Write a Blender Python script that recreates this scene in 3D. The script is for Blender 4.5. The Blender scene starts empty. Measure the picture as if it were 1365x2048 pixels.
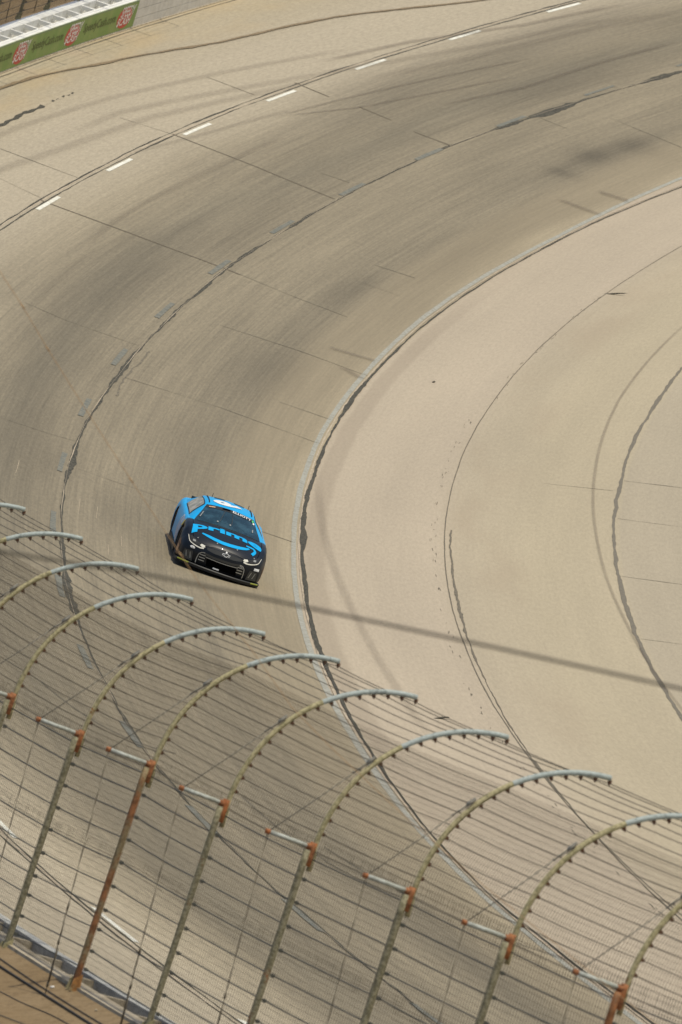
import bpy, bmesh, math, random
import numpy as np
from mathutils import Vector, Matrix
from mathutils.bvhtree import BVHTree
rnd = random.Random(7)
sc = bpy.context.scene
COL = sc.collection
# ------------------------------------------------------------------ camera
CAMR = (0.99938031, -0.0215851, -0.0278044)
CAMU = (0.030446, 0.1336687, 0.99055829)
CAMF = (0.01766472, 0.99079098, -0.13424305)
CAMC = (-290.83307383, -211.8055373, 30.37264193)
cd = bpy.data.cameras.new('camera')
cam = bpy.data.objects.new('camera', cd); COL.objects.link(cam)
cam.matrix_world = Matrix(((CAMR[0], CAMU[0], -CAMF[0], CAMC[0]), (CAMR[1], CAMU[1], -CAMF[1], CAMC[1]),
                           (CAMR[2], CAMU[2], -CAMF[2], CAMC[2]), (0, 0, 0, 1)))
cd.sensor_fit = 'HORIZONTAL'; cd.sensor_width = 24.0; cd.lens = 19319.42/1365*24
cd.clip_start = 1; cd.clip_end = 9000
cd.dof.use_dof = True; cd.dof.focus_distance = 205; cd.dof.aperture_fstop = 4.8
sc.camera = cam
# ------------------------------------------------------------------ world, sun, exposure
SUN_EL = math.radians(65); SUN_AZ = math.radians(-22)       # azimuth measured from +X (infield) towards -Y
sd = Vector((math.cos(SUN_EL)*math.cos(SUN_AZ), math.cos(SUN_EL)*math.sin(SUN_AZ), math.sin(SUN_EL)))
w = bpy.data.worlds.new('World'); sc.world = w; w.use_nodes = True
nt = w.node_tree; bg = nt.nodes['Background']; bg.inputs['Strength'].default_value = 0.115
sky = nt.nodes.new('ShaderNodeTexSky'); sky.sky_type = 'NISHITA'; sky.sun_disc = False
sky.sun_elevation = SUN_EL; sky.sun_rotation = math.atan2(sd.x, sd.y); sky.dust_density = 2.5
nt.links.new(sky.outputs[0], bg.inputs[0])
sl = bpy.data.lights.new('sun', 'SUN'); sl.energy = 3.3; sl.angle = math.radians(0.53); sl.color = (1.0, 0.93, 0.77)
so = bpy.data.objects.new('sun', sl); COL.objects.link(so)
so.rotation_euler = (-sd).to_track_quat('-Z', 'Y').to_euler()
sc.view_settings.view_transform = 'Standard'; sc.view_settings.look = 'None'
sc.view_settings.gamma = 1.0; sc.view_settings.exposure = 0.0
# ------------------------------------------------------------------ track geometry
RW = 288.0406                     # radius of the white line
TB = math.tan(math.radians(18.93)); TA = math.tan(math.radians(7.2))
BB = math.radians(18.93)
WW = 15.67                        # wall base
FLAT = -12.0
def zt(wv):
    if wv > 0: return TB*wv
    if wv > FLAT: return TA*wv
    return TA*FLAT
def P(wv, s, h=0.0):
    """point on the track: w outward of the white line, s metres along it, h above the surface"""
    ph = s/RW
    if wv > 0: nr, nz = -math.sin(BB), math.cos(BB)
    else: nr, nz = 0.0, 1.0
    r = RW+wv+nr*h
    return (-r*math.cos(ph), r*math.sin(ph), zt(wv)+nz*h)
def ntop(s):                      # height of the barrier top above the bank
    t = min(1, max(0, (s+40)/105)); return 1.21+(0.93-1.21)*t
def W(a, n, s):
    """barrier frame: a outward along the bank from the wall face, n normal to the bank, s metres along the wall"""
    R = RW+WW; ph = s/R
    r = R+a*math.cos(BB)-n*math.sin(BB)
    return (-r*math.cos(ph), r*math.sin(ph), TB*WW+a*math.sin(BB)+n*math.cos(BB))
# ------------------------------------------------------------------ object helpers
def tag(o, label=None, cat=None, group=None, kind=None):
    if label: o['label'] = label
    if cat: o['category'] = cat
    if group: o['group'] = group
    if kind: o['kind'] = kind
    return o
def mesh(name, vs, fs, mats, parent=None, smooth=False, fmat=None):
    me = bpy.data.meshes.new(name); me.from_pydata([tuple(v) for v in vs], [], [tuple(f) for f in fs])
    if not isinstance(mats, (list, tuple)): mats = [mats]
    for m in mats: me.materials.append(m)
    if fmat is not None: me.polygons.foreach_set('material_index', fmat)
    if smooth: me.polygons.foreach_set('use_smooth', [True]*len(me.polygons))
    me.update()
    o = bpy.data.objects.new(name, me); COL.objects.link(o)
    if parent: o.parent = parent
    return o
def empty(name, loc=(0, 0, 0), label=None, cat=None, group=None):
    o = bpy.data.objects.new(name, None); COL.objects.link(o); o.location = loc; o.empty_display_size = .2
    return tag(o, label, cat, group)
class MB:
    def __init__(s): s.v = []; s.f = []; s.m = []
    def add(s, vs, fs, mi=0):
        b = len(s.v); s.v += [tuple(q) for q in vs]; s.f += [tuple(b+i for i in f) for f in fs]; s.m += [mi]*len(fs)
    def box8(s, c, mi=0):          # 8 corners: bottom loop 0-3, top loop 4-7
        s.add(c, [(3, 2, 1, 0), (4, 5, 6, 7), (0, 1, 5, 4), (1, 2, 6, 5), (2, 3, 7, 6), (3, 0, 4, 7)], mi)
    def box(s, x0, x1, y0, y1, z0, z1, mi=0):
        s.box8([(x0, y0, z0), (x1, y0, z0), (x1, y1, z0), (x0, y1, z0), (x0, y0, z1), (x1, y0, z1), (x1, y1, z1), (x0, y1, z1)], mi)
    def tube(s, pts, r, k=8, mi=0, caps=True, rf=None):
        pts = [Vector(q) for q in pts]; n = len(pts); rings = []
        up = None
        for i, q in enumerate(pts):
            t = (pts[min(i+1, n-1)]-pts[max(i-1, 0)]).normalized()
            if up is None:
                up = Vector((0, 0, 1)) if abs(t.z) < .9 else Vector((1, 0, 0))
            a = t.cross(up)
            if a.length < 1e-6: a = t.orthogonal()
            a.normalize(); b = a.cross(t).normalized(); up = b
            rr = r if rf is None else r*rf(i/(n-1))
            rings.append([q+(a*math.cos(2*math.pi*j/k)+b*math.sin(2*math.pi*j/k))*rr for j in range(k)])
        vs = [v for R in rings for v in R]
        fs = [(i*k+j, i*k+(j+1) % k, (i+1)*k+(j+1) % k, (i+1)*k+j) for i in range(n-1) for j in range(k)]
        if caps: fs += [tuple(range(k-1, -1, -1)), tuple((n-1)*k+j for j in range(k))]
        if callable(mi):
            base = len(s.v); s.v += [tuple(v) for v in vs]; s.f += [tuple(base+i for i in f) for f in fs]
            s.m += [mi((idx//k)/(n-1)) if idx < (n-1)*k else mi(1.0 if idx > (n-1)*k else 0.0) for idx in range(len(fs))]
        else: s.add(vs, fs, mi)
    def build(s, name, mats, parent=None, smooth=False):
        return mesh(name, s.v, s.f, mats, parent, smooth, s.m)
# ------------------------------------------------------------------ materials
def newmat(name, col=(.5, .5, .5), rough=.6, metal=0.0, coat=0.0, spec=0.5):
    m = bpy.data.materials.new(name); m.use_nodes = True
    b = m.node_tree.nodes['Principled BSDF']
    b.inputs['Base Color'].default_value = (*col, 1); b.inputs['Roughness'].default_value = rough
    b.inputs['Metallic'].default_value = metal; b.inputs['Coat Weight'].default_value = coat
    b.inputs['Specular IOR Level'].default_value = spec
    return m
class NG:
    def __init__(s, m): s.m = m; s.t = m.node_tree; s.n = s.t.nodes; s.l = s.t.links; s.b = s.n['Principled BSDF']
    def _in(s, sock, v):
        if v is None: return
        if isinstance(v, bpy.types.NodeSocket): s.l.new(v, sock)
        else: sock.default_value = v
    def math(s, op, a, b=None, c=None, clamp=False):
        n = s.n.new('ShaderNodeMath'); n.operation = op; n.use_clamp = clamp
        s._in(n.inputs[0], a); s._in(n.inputs[1], b); s._in(n.inputs[2], c); return n.outputs[0]
    def obj(s): return s.n.new('ShaderNodeTexCoord').outputs['Object']
    def sep(s, v): n = s.n.new('ShaderNodeSeparateXYZ'); s._in(n.inputs[0], v); return n.outputs
    def comb(s, x, y, z): 
        n = s.n.new('ShaderNodeCombineXYZ'); [s._in(n.inputs[i], q) for i, q in enumerate((x, y, z))]; return n.outputs[0]
    def noise(s, v, scale=1, detail=2, rough=.5):
        n = s.n.new('ShaderNodeTexNoise'); s._in(n.inputs['Vector'], v); n.inputs['Scale'].default_value = scale
        n.inputs['Detail'].default_value = detail; n.inputs['Roughness'].default_value = rough; return n.outputs[0]
    def ramp(s, f, stops, interp='LINEAR'):
        n = s.n.new('ShaderNodeValToRGB'); cr = n.color_ramp; cr.interpolation = interp
        while len(cr.elements) > 1: cr.elements.remove(cr.elements[-1])
        for i, (p, c) in enumerate(stops):
            e = cr.elements[0] if i == 0 else cr.elements.new(p)
            e.position = p; e.color = (*c, 1) if len(c) == 3 else c
        s._in(n.inputs[0], f); return n.outputs[0]
    def mix(s, f, a, b, mode='MIX'):
        n = s.n.new('ShaderNodeMix'); n.data_type = 'RGBA'; n.blend_type = mode
        s._in(n.inputs[0], f); s._in(n.inputs[6], (*a, 1) if isinstance(a, tuple) and len(a) == 3 else a)
        s._in(n.inputs[7], (*b, 1) if isinstance(b, tuple) and len(b) == 3 else b); return n.outputs[2]
    def step(s, v, a, b):          # smoothstep a..b
        n = s.n.new('ShaderNodeMapRange'); n.interpolation_type = 'SMOOTHSTEP'; s._in(n.inputs[0], v)
        n.inputs[1].default_value = a; n.inputs[2].default_value = b; return n.outputs[0]
    def band(s, v, c, wd, soft):   # 1 inside c +- wd
        d = s.math('ABSOLUTE', s.math('SUBTRACT', v, c)); n = s.step(d, wd, wd+soft); return s.math('SUBTRACT', 1.0, n)
    def scale(s, col, f):
        n = s.n.new('ShaderNodeVectorMath'); n.operation = 'SCALE'; s._in(n.inputs[0], col); s._in(n.inputs[3], f); return n.outputs[0]
    def color(s, c): s.l.new(c, s.b.inputs['Base Color'])
    def ws(s):
        x, y, z = s.sep(s.obj())
        r = s.math('SQRT', s.math('ADD', s.math('MULTIPLY', x, x), s.math('MULTIPLY', y, y)))
        wv = s.math('SUBTRACT', r, RW)
        sv = s.math('MULTIPLY', s.math('ARCTAN2', y, s.math('MULTIPLY', x, -1.0)), RW)
        return wv, sv
    def bump(s, h, strength=.3, dist=.01):
        n = s.n.new('ShaderNodeBump'); n.inputs['Strength'].default_value = strength; n.inputs['Distance'].default_value = dist
        s._in(n.inputs['Height'], h); s.l.new(n.outputs[0], s.b.inputs['Normal'])
def grain(g, amp=.32):
    """fine concrete aggregate: multiplies the colour by 1 +- amp"""
    a = g.noise(g.obj(), 20, 2, .8); wv, sv = g.ws()
    b = g.noise(g.comb(g.math('MULTIPLY', wv, 15), g.math('MULTIPLY', sv, 2.2), 6.0), 1, 2, .75)
    a = g.math('MULTIPLY_ADD', b, .6, g.math('MULTIPLY', a, .4))
    return g.math('MULTIPLY_ADD', a, amp*3.4, 1-amp*1.7)
def racing_mat():
    m = newmat('track_concrete', rough=.78, spec=.3); g = NG(m); wv, sv = g.ws()
    L = (.352, .303, .218); LT = (.325, .276, .186); M = (.196, .166, .111); D = (.180, .154, .104); MM = (.214, .181, .121)
    wob = g.math('MULTIPLY_ADD', g.noise(g.comb(g.math('MULTIPLY', wv, .15), g.math('MULTIPLY', sv, .03), 0.0), 1, 2), 2.2, -1.1)
    f = g.math('DIVIDE', g.math('ADD', wv, wob), 16.0)
    base = g.ramp(f, [(0, LT), (.04, MM), (.10, M), (.16, M), (.24, MM), (.31, MM), (.37, M), (.43, D), (.49, M), (.57, (.25, .213, .146)), (.66, L), (.8, L), (.93, LT), (1.0, L)])
    # long rubber streaks that follow the racing line
    s1 = g.noise(g.comb(g.math('MULTIPLY', wv, 3.2), g.math('MULTIPLY', sv, .045), 3.0), 1, 3, .62)
    s2 = g.noise(g.comb(g.math('MULTIPLY', wv, 11), g.math('MULTIPLY', sv, .10), 9.0), 1, 2, .6)
    s3 = g.noise(g.comb(g.math('MULTIPLY', wv, .55), g.math('MULTIPLY', sv, .045), 5.0), 1, 3, .55)
    amp = g.math('MULTIPLY_ADD', g.step(wv, 11.0, 8.5), .75, .25)
    s4 = g.noise(g.comb(g.math('MULTIPLY', wv, 24), g.math('MULTIPLY', sv, .16), 2.0), 1, 2, .6)
    k = g.math('ADD', g.math('MULTIPLY', g.math('SUBTRACT', s1, .5), .42), g.math('MULTIPLY', g.math('SUBTRACT', s2, .5), .42))
    k = g.math('ADD', k, g.math('MULTIPLY', g.math('SUBTRACT', s4, .5), .50))
    k = g.math('ADD', k, g.math('MULTIPLY', g.math('SUBTRACT', s3, .5), .50))
    k = g.math('MULTIPLY_ADD', k, amp, 1.0)
    # rubber laid down in the two grooves, in patches with ends of their own
    def patch(c, wd, s0, sw, d, q):
        fx = g.math('DIVIDE', g.math('SUBTRACT', wv, c), wd); fy = g.math('DIVIDE', g.math('SUBTRACT', sv, s0), sw)
        dd = g.math('ADD', g.math('MULTIPLY', fx, fx), g.math('MULTIPLY', fy, fy))
        return g.math('MULTIPLY_ADD', g.math('POWER', 2.718, g.math('MULTIPLY', dd, -1.0)), -d, q)
    q = 1.0
    for a in ((7.5, 1.1, 47, 7, .10), (6.7, .9, 39, 10, .16), (8.6, .9, 88, 12, .2), (6.6, .8, 98, 9, .25), (9.0, 1.2, 104, 12, .22), (2.0, .7, 35, 6, .26),
              (2.4, .5, 51, 5, .22), (1.2, .5, 66, 10, .2), (2.6, .9, 15, 10, .15), (6.2, .9, 8, 8, .22), (4.0, .8, 3, 4, .14), (3.0, 1.0, -42, 10, .16),
              (6.3, .9, -40, 12, .04), (9.2, 1.3, -54, 14, -.50), (2.3, .6, -52, 8, .16), (6.6, .7, 20, 9, .18), (4.6, .7, 84, 10, .1), (2.4, .7, 84, 8, .14), (2.3, .55, 82.6, .8, .22), (2.55, .55, 87.1, 1.6, .30), (2.3, .45, 91, 1.8, .28), (1.5, .5, 91, 1.2, .14), (9.0, 1.0, 52, 14, -.16), (3.2, 2.6, -48, 16, -.06), (4.6, .5, 40, 12, -.08)):
        q = patch(*a, q)
    k = g.math('MULTIPLY', k, q)
    k = g.math('MULTIPLY', k, grain(g))
    col = g.scale(base, k)
    # yellow-brown run-off stain near the wall and beside the white line
    st = g.math('MULTIPLY', g.band(wv, 15.0, .5, 1.1), g.step(g.noise(g.comb(g.math('MULTIPLY', wv, .8), g.math('MULTIPLY', sv, .12), 1.0), 1, 3), .42, .7))
    col = g.mix(g.math('MULTIPLY', st, .38), col, (.40, .29, .14))
    st2 = g.band(wv, .9, .5, .9)
    col = g.mix(g.math('MULTIPLY', st2, .35), col, (.30, .245, .155))
    g.color(col); g.bump(g.noise(g.obj(), 60, 2), .25, .01)
    return m
def apron_mat():
    m = newmat('apron_concrete', rough=.8, spec=.3); g = NG(m); wv, sv = g.ws()
    f = g.math('DIVIDE', g.math('ADD', wv, 12.0), 12.0)
    A = (.388, .326, .238); B = (.374, .318, .217); C = (.350, .300, .214)
    base = g.ramp(f, [(0, C), (.375, C), (.385, B), (.55, B), (.70, (.372, .315, .222)), (.735, A), (.93, A), (1.0, (.38, .317, .23))])
    s1 = g.noise(g.comb(g.math('MULTIPLY', wv, 1.2), g.math('MULTIPLY', sv, .04), 3.0), 1, 3, .5)
    s3 = g.noise(g.comb(g.math('MULTIPLY', wv, .35), g.math('MULTIPLY', sv, .06), 7.0), 1, 3, .55)
    s2 = g.noise(g.comb(g.math('MULTIPLY', wv, 7), g.math('MULTIPLY', sv, .06), 9.0), 1, 2, .6)
    k = g.math('ADD', g.math('MULTIPLY', g.math('SUBTRACT', s1, .5), .16), g.math('MULTIPLY', g.math('SUBTRACT', s3, .5), .22))
    k = g.math('ADD', k, g.math('MULTIPLY', g.math('SUBTRACT', s2, .5), .08))
    k = g.math('MULTIPLY', g.math('ADD', k, 1.0), grain(g, .20))
    col = g.scale(base, k)
    # rubber dust that collects just inside the seam
    d = g.math('MULTIPLY', g.band(g.math('ADD', wv, g.math('MULTIPLY', g.noise(g.comb(0.0, g.math('MULTIPLY', sv, .3), 0.0), 1, 2), .15)), -.33, .15, .16), g.band(sv, 14.0, 30.0, 18.0))
    col = g.mix(g.math('MULTIPLY', d, .30), col, (.21, .168, .115))
    br = g.math('MULTIPLY', g.band(wv, -4.3, .5, .9), g.step(g.noise(g.comb(g.math('MULTIPLY', wv, .6), g.math('MULTIPLY', sv, .10), 4.0), 1, 3), .45, .75))
    col = g.mix(g.math('MULTIPLY', br, .35), col, (.31, .245, .165))
    g.color(col); g.bump(g.noise(g.obj(), 60, 2), .2, .01)
    return m
def line_mat(name, c1, c2, rough=.7, sc1=14, lo=.4, hi=.62):
    m = newmat(name, rough=rough, spec=.3); g = NG(m)
    f = g.step(g.noise(g.obj(), sc1, 3, .7), lo, hi)
    g.color(g.mix(f, c1, c2)); return m
M_RACE = racing_mat(); M_APR = apron_mat()
M_TAR = line_mat('tar', (.046, .043, .033), (.105, .096, .072)); M_TAR.node_tree.nodes['Principled BSDF'].inputs['Specular IOR Level'].default_value = .1
M_TARL = line_mat('thin_seam', (.11, .095, .066), (.19, .16, .108))
M_TARJ = line_mat('sawn_joint', (.12, .10, .066), (.155, .128, .088), .8)
M_WHITE = line_mat('white_paint', (.72, .71, .62), (.60, .58, .48), .6, 5)
M_WORN = line_mat('worn_line_paint', (.33, .325, .275), (.25, .24, .195), .7, 9)
M_GREYP = line_mat('faded_dash_paint', (.125, .130, .110), (.19, .18, .14), .75, 7)
M_CREAM = line_mat('bare_concrete_edge', (.44, .37, .27), (.33, .27, .19), .8, 9)
def soft_mark(name, col, strength):
    m = newmat(name, col, .8); g = NG(m)
    uv = g.n.new('ShaderNodeUVMap').outputs[0]; x, y, z = g.sep(uv)
    d = g.math('ABSOLUTE', g.math('SUBTRACT', y, .5)); e = g.math('SUBTRACT', 1.0, g.step(d, .12, .5))
    ex = g.step(g.math('ABSOLUTE', g.math('SUBTRACT', x, .5)), .5, .36)
    wv, sv = g.ws(); nz = g.noise(g.comb(g.math('MULTIPLY', wv, 8), g.math('MULTIPLY', sv, .5), 0.0), 1, 3, .6)
    a = g.math('MULTIPLY', g.math('MULTIPLY', e, ex), g.math('MULTIPLY', g.math('MULTIPLY_ADD', nz, .7, .35), strength))
    g.l.new(a, g.b.inputs['Alpha']); return m
M_TYRE = soft_mark('rubber_mark', (.13, .10, .07), .34)
M_TYRE2 = soft_mark('faint_rubber_mark', (.15, .12, .085), .20)
M_PATCH = soft_mark('rubber_patch', (.075, .065, .045), .30)
def dirt_mat():
    m = newmat('brown_dirt', rough=.95, spec=.1); g = NG(m)
    n1 = g.noise(g.obj(), .35, 4, .6); n2 = g.noise(g.obj(), 6, 3, .7); n3 = g.noise(g.obj(), 40, 2, .6)
    c = g.mix(g.step(n1, .38, .62), (.205, .145, .078), (.24, .175, .10))
    c = g.mix(g.math('MULTIPLY', g.step(n2, .46, .70), .45), c, (.12, .08, .042))
    c = g.scale(c, g.math('MULTIPLY_ADD', n3, .5, .75))
    g.color(c); g.bump(n2, .6, .05); return m
M_DIRT = dirt_mat()
def wall_white():
    m = newmat('painted_steel_white', (.7, .7, .68), .5, spec=.4); g = NG(m)
    n = g.noise(g.obj(), 2.2, 4, .7); n2 = g.noise(g.obj(), 12, 3, .7)
    c = g.mix(g.step(n, .45, .75), (.76, .745, .68), (.60, .575, .50))
    c = g.mix(g.math('MULTIPLY', g.step(n2, .60, .72), .35), c, (.33, .30, .25))
    g.color(c); return m
M_WW = wall_white()
def dirty_steel():
    m = newmat('dirty_grey_steel', (.4, .4, .4), .55); g = NG(m)
    n = g.noise(g.obj(), 2.6, 4, .7); n2 = g.noise(g.obj(), 14, 3, .7)
    c = g.mix(g.step(n, .40, .60), (.34, .34, .32), (.52, .51, .46))
    c = g.mix(g.math('MULTIPLY', g.step(n2, .52, .68), .6), c, (.13, .125, .11))
    g.color(c); return m
M_DST = dirty_steel()
M_FOAM = line_mat('pale_foam', (.55, .54, .49), (.44, .43, .385), .9, 5)
M_FOAMD = line_mat('grimy_foam', (.46, .44, .38), (.24, .21, .17), .9, 3)
M_CONC = line_mat('stained_concrete', (.42, .36, .26), (.30, .25, .17), .9, 5)
M_WF = newmat('wall_face_paint', (.55, .53, .48), .6)
g = NG(M_WF); _n = g.noise(g.obj(), 3, 4, .7); _n2 = g.noise(g.obj(), 22, 3, .7)
g.color(g.mix(g.math('MULTIPLY', g.step(_n2, .58, .70), .4), g.mix(g.step(_n, .4, .65), (.62, .595, .53), (.53, .505, .445)), (.27, .25, .21)))
M_GREEN = newmat('banner_green', (.16, .27, .045), .55)
g = NG(M_GREEN); _n = g.noise(g.obj(), 1.6, 3, .6)
g.color(g.mix(g.step(_n, .35, .7), (.165, .265, .050), (.22, .29, .075)))
M_RED = newmat('banner_red', (.50, .045, .025), .5); M_LWHITE = newmat('banner_white', (.72, .70, .64), .5); M_DGREEN = newmat('banner_dark_lettering', (.085, .105, .02), .6)
M_DKEDGE = newmat('banner_grey_edge', (.17, .19, .13), .6)
def rusty(name, paint, paint2, lo, hi, rustc=(.33, .105, .03), sc1=1.4):
    m = newmat(name, paint, .7, spec=.25); g = NG(m)
    x, y, z = g.sep(g.obj())
    v = g.comb(g.math('MULTIPLY', x, 1.0), g.math('MULTIPLY', y, 1.0), g.math('MULTIPLY', z, .6))
    n = g.noise(v, sc1, 3, .6); n2 = g.noise(g.obj(), 26, 3, .7); n3 = g.noise(g.obj(), 9, 3, .7)
    c = g.mix(g.step(n2, .42, .60), paint, paint2)
    c = g.mix(g.math('MULTIPLY', g.step(n3, .55, .66), .6), c, tuple(q*.35 for q in paint))
    c = g.mix(g.step(g.math('MULTIPLY_ADD', g.math('SUBTRACT', n2, .5), .22, n), lo, hi), c, g.mix(g.step(n3, .4, .6), rustc, tuple(q*.55 for q in rustc)))
    g.color(c); g.bump(n2, .4, .004); return m
M_POST = rusty('weathered_post_paint', (.27, .245, .155), (.145, .13, .075), .60, .68)
M_POSTR = rusty('rusted_post_paint', (.25, .20, .11), (.16, .12, .06), .42, .62, (.29, .125, .05), 2.8)
M_ARCL = rusty('lichened_arm_paint', (.42, .37, .21), (.25, .225, .115), .64, .70, (.40, .19, .06))
M_ARCU = rusty('pale_blue_grey_paint', (.36, .405, .38), (.30, .34, .315), .74, .80)
M_RUST = rusty('orange_rust', (.36, .15, .06), (.20, .08, .035), .5, .6, (.42, .15, .05), 5)
M_CLAMP = newmat('rusty_brown_clamp', (.125, .060, .030), .8); M_CLAMPG = newmat('dark_galvanised_clamp', (.10, .10, .08), .6)
M_TUBE = line_mat('pale_galvanised_tube', (.42, .44, .39), (.30, .31, .26), .5, 20)
M_CABLE = newmat('steel_cable', (.058, .062, .055), .55, .3); M_CABLEB = newmat('weathered_cable', (.11, .092, .06), .6, .2)
M_MESH = newmat('mesh_wire', (.075, .060, .040), .8, 0, spec=.1)
# ------------------------------------------------------------------ ground sheets
def angles():
    a = set()
    for i in range(-300, 321): a.add(round(i*.0018, 6))
    for i in range(-80, 80): 
        v = i*math.pi/80
        if v < -.542 or v > .578: a.add(round(v, 6))
    return sorted(a)
ANG = angles()
def ring(name, wl, mat, zf=None):
    vs = []; fs = []; n = len(ANG)
    for wv in wl:
        for ph in ANG:
            r = RW+wv; vs.append((-r*math.cos(ph), r*math.sin(ph), zt(wv) if zf is None else zf(wv, ph)))
    for i in range(len(wl)-1):
        for j in range(n):
            k = (j+1) % n; fs.append((i*n+j, (i+1)*n+j, (i+1)*n+k, i*n+k))
    o = mesh(name, vs, fs, mat); return tag(o, kind='structure')
ring('racing_surface', [0, 2, 5.2, 10.5, WW+.3], M_RACE)
ring('apron', [FLAT, -7.33, -3.4, -1, 0], M_APR)
n = len(ANG); rr_ = [0.0, 120.0, RW+FLAT]
vs = []; fs = []
for r in rr_[1:]:
    for ph in ANG: vs.append((-r*math.cos(ph), r*math.sin(ph), zt(FLAT)))
vs.append((0, 0, zt(FLAT)))
for j in range(n):
    k = (j+1) % n; fs.append((j, n+j, n+k, k)); fs.append((len(vs)-1, j, k))
tag(mesh('infield_ground', vs, fs, M_APR), kind='structure')
def dirtz(wv, ph):
    s = ph*(RW+WW); z0 = W(1.02, ntop(s), s)[2]; t = wv-WW-.6
    return z0-.05-.10*min(1, max(0, t)/.9)-.10*min(1, max(0, t-1)/4)
ring('dirt_ground', [WW+.57, WW+.8, WW+1.1, WW+1.6, WW+2.2, WW+3.5, WW+6, WW+20, WW+80, WW+400, WW+3500], M_DIRT, dirtz)
# ------------------------------------------------------------------ painted lines, tar seams, joints: thin sheets on the concrete
def ribbon(name, pts, width, mat, h=.006, jag=0.0, wjag=0.0, seed=0, dens=.35, smoothw=0.0, uv=False, stop=None, fixed=True):
    r = random.Random(seed)
    # densify
    q = []
    for (a, b) in zip(pts[:-1], pts[1:]):
        L = math.hypot(b[0]-a[0], b[1]-a[1]); k = max(1, int(L/dens))
        for i in range(k): t = i/k; q.append((a[0]+(b[0]-a[0])*t, a[1]+(b[1]-a[1])*t))
    q.append(pts[-1]); n = len(q); vs = []; wob = 0; e1 = e2 = 0.0
    for i, (a, b) in enumerate(q):
        p0 = q[max(i-1, 0)]; p1 = q[min(i+1, n-1)]; dx, dy = p1[0]-p0[0], p1[1]-p0[1]; L = math.hypot(dx, dy) or 1
        nx, ny = dy/L, -dx/L
        wob = wob*.86+r.gauss(0, jag); e1 = e1*.7+r.gauss(0, wjag)*.6; e2 = e2*.7+r.gauss(0, wjag)*.6
        wd = (width(i/(n-1), b) if callable(width) else width)
        hl = max(.002, wd*(.5+e1)); hr = max(.002, wd*(.5+e2))
        if nx < 0 or (nx == 0 and ny < 0): pass
        for sgn, hh in ((1, hl), (-1, hr)):
            wv = a+nx*(wob+sgn*hh); s_ = b+ny*(wob+sgn*hh)
            vs.append(P(wv, s_, h))
    fs = []
    for i in range(n-1): fs.append((2*i, 2*i+1, 2*i+3, 2*i+2))
    o = mesh(name, vs, fs, mat)
    me = o.data
    if me.polygons and me.polygons[0].normal.z < 0: me.flip_normals()
    if uv:
        ul = me.uv_layers.new(name='UVMap')
        for li, lp in enumerate(me.loops):
            vi = lp.vertex_index; ul.data[li].uv = ((vi//2)/(n-1), vi % 2)
    return tag(o, kind='structure')
def arc(w0, s0, s1, st=2.0):
    k = max(1, int(abs(s1-s0)/st)); return [(w0, s0+(s1-s0)*i/k) for i in range(k+1)]
def interp(tab, s0, s1, st=1.0):
    t = sorted((s, w_) for w_, s in tab); xs = [a for a, _ in t]; ys = [b for _, b in t]
    k = int((s1-s0)/st); return [(float(np.interp(s0+i*st, xs, ys)), s0+i*st) for i in range(k+1)]
MIDT = [(5.15, 140), (5.04, 105.8), (5.15, 97.2), (5.26, 89.1), (5.36, 80.7), (5.33, 73.6), (5.27, 65.5), (5.2, 56.1), (5.2, 48.4), (5.1, 37.1), (5.11, 27.), (5.18, 17.6), (5.2, 8.5), (5.2, -1.5), (5.21, -9.3), (5.22, -17.9), (5.23, -24.6), (5.32, -33.8), (5.3, -41.4), (5.3, -80)]
WHT = [(-.42, 100), (-.34, 86.8), (-.10, 77.1), (.05, 63.2), (.12, 50.8), (.09, 38.7), (.08, 26.5), (.02, 16.4), (-.03, 7.8), (-.07, -.2), (-.07, -6.7), (-.05, -13.5), (-.02, -23.5), (.07, -33.1), (.09, -40.1), (-.02, -45.4), (-.1, -51.), (-.1, -80)]
def blob(items, base):
    def f(t, s):
        wd = base
        for c, hw, amt in items:
            d = abs(s-c)/hw
            if d < 1: wd += .75*amt*(1-d**3)
        return wd
    return f
mt = interp(MIDT, -78, 118)
ribbon('tar_seam', mt, blob([(103.8, 2.4, .17), (92, 2.8, .26), (87.3, 1.6, .18), (76, 3, .04), (60, 2, .05), (51, 3.5, .05), (42, 8, .05), (28, 4, .04), (22, 6, .04), (9, 4, .10), (-12, 3.5, .16), (-15, 2, .09), (-21, 4, .02), (-5, 2.5, .05), (-48, 14, .03), (-32, 7, .03)], .050), M_TAR, .006, .006, .22, 3, .30)
ribbon('bare_seam_edge', [(a+.012, b) for a, b in mt], lambda t, s: .006+.009*math.sin(s*.7), M_CREAM, .011, .003, .2, 4, .4)
for off, wd, sd_ in ((.075, .042, 5), (-.075, .036, 6)):
    ribbon('tar_seam', [(10.46+off+.03*math.sin(s*.11), s) for _, s in arc(0, -82, 120)], wd, M_TAR, .006, .004, .28, sd_, .4)
ribbon('bare_seam_edge', arc(10.475, -82, 120), .045, M_CREAM, .005, .003, .15, 8, .5)
wt = interp(WHT, -78, 100)
ribbon('white_line', [(a+.115 if a+.115 > .07 else .075, b) for a, b in wt], lambda t, s: .115+(.05 if s < -20 else .05*max(0, -s/20)), M_WORN, .007, .0015, .05, 11, .4)
ribbon('bare_seam_edge', [(a-.005-.0, b) for a, b in wt], lambda t, s: .035, M_CREAM, .014, .003, .12, 12, .4)
ribbon('tar_seam', [(a-.085, b) for a, b in wt], blob([(33, 6, .05), (15, 9, .055), (24, 3, .04), (3, 8, .03), (-8, 6, .045), (8, 2, .05), (-22, 5, .02), (-40, 22, -.03), (70, 25, -.025), (-60, 14, -.02)], .060), M_TAR, .018, .004, .16, 13, .3)
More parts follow.
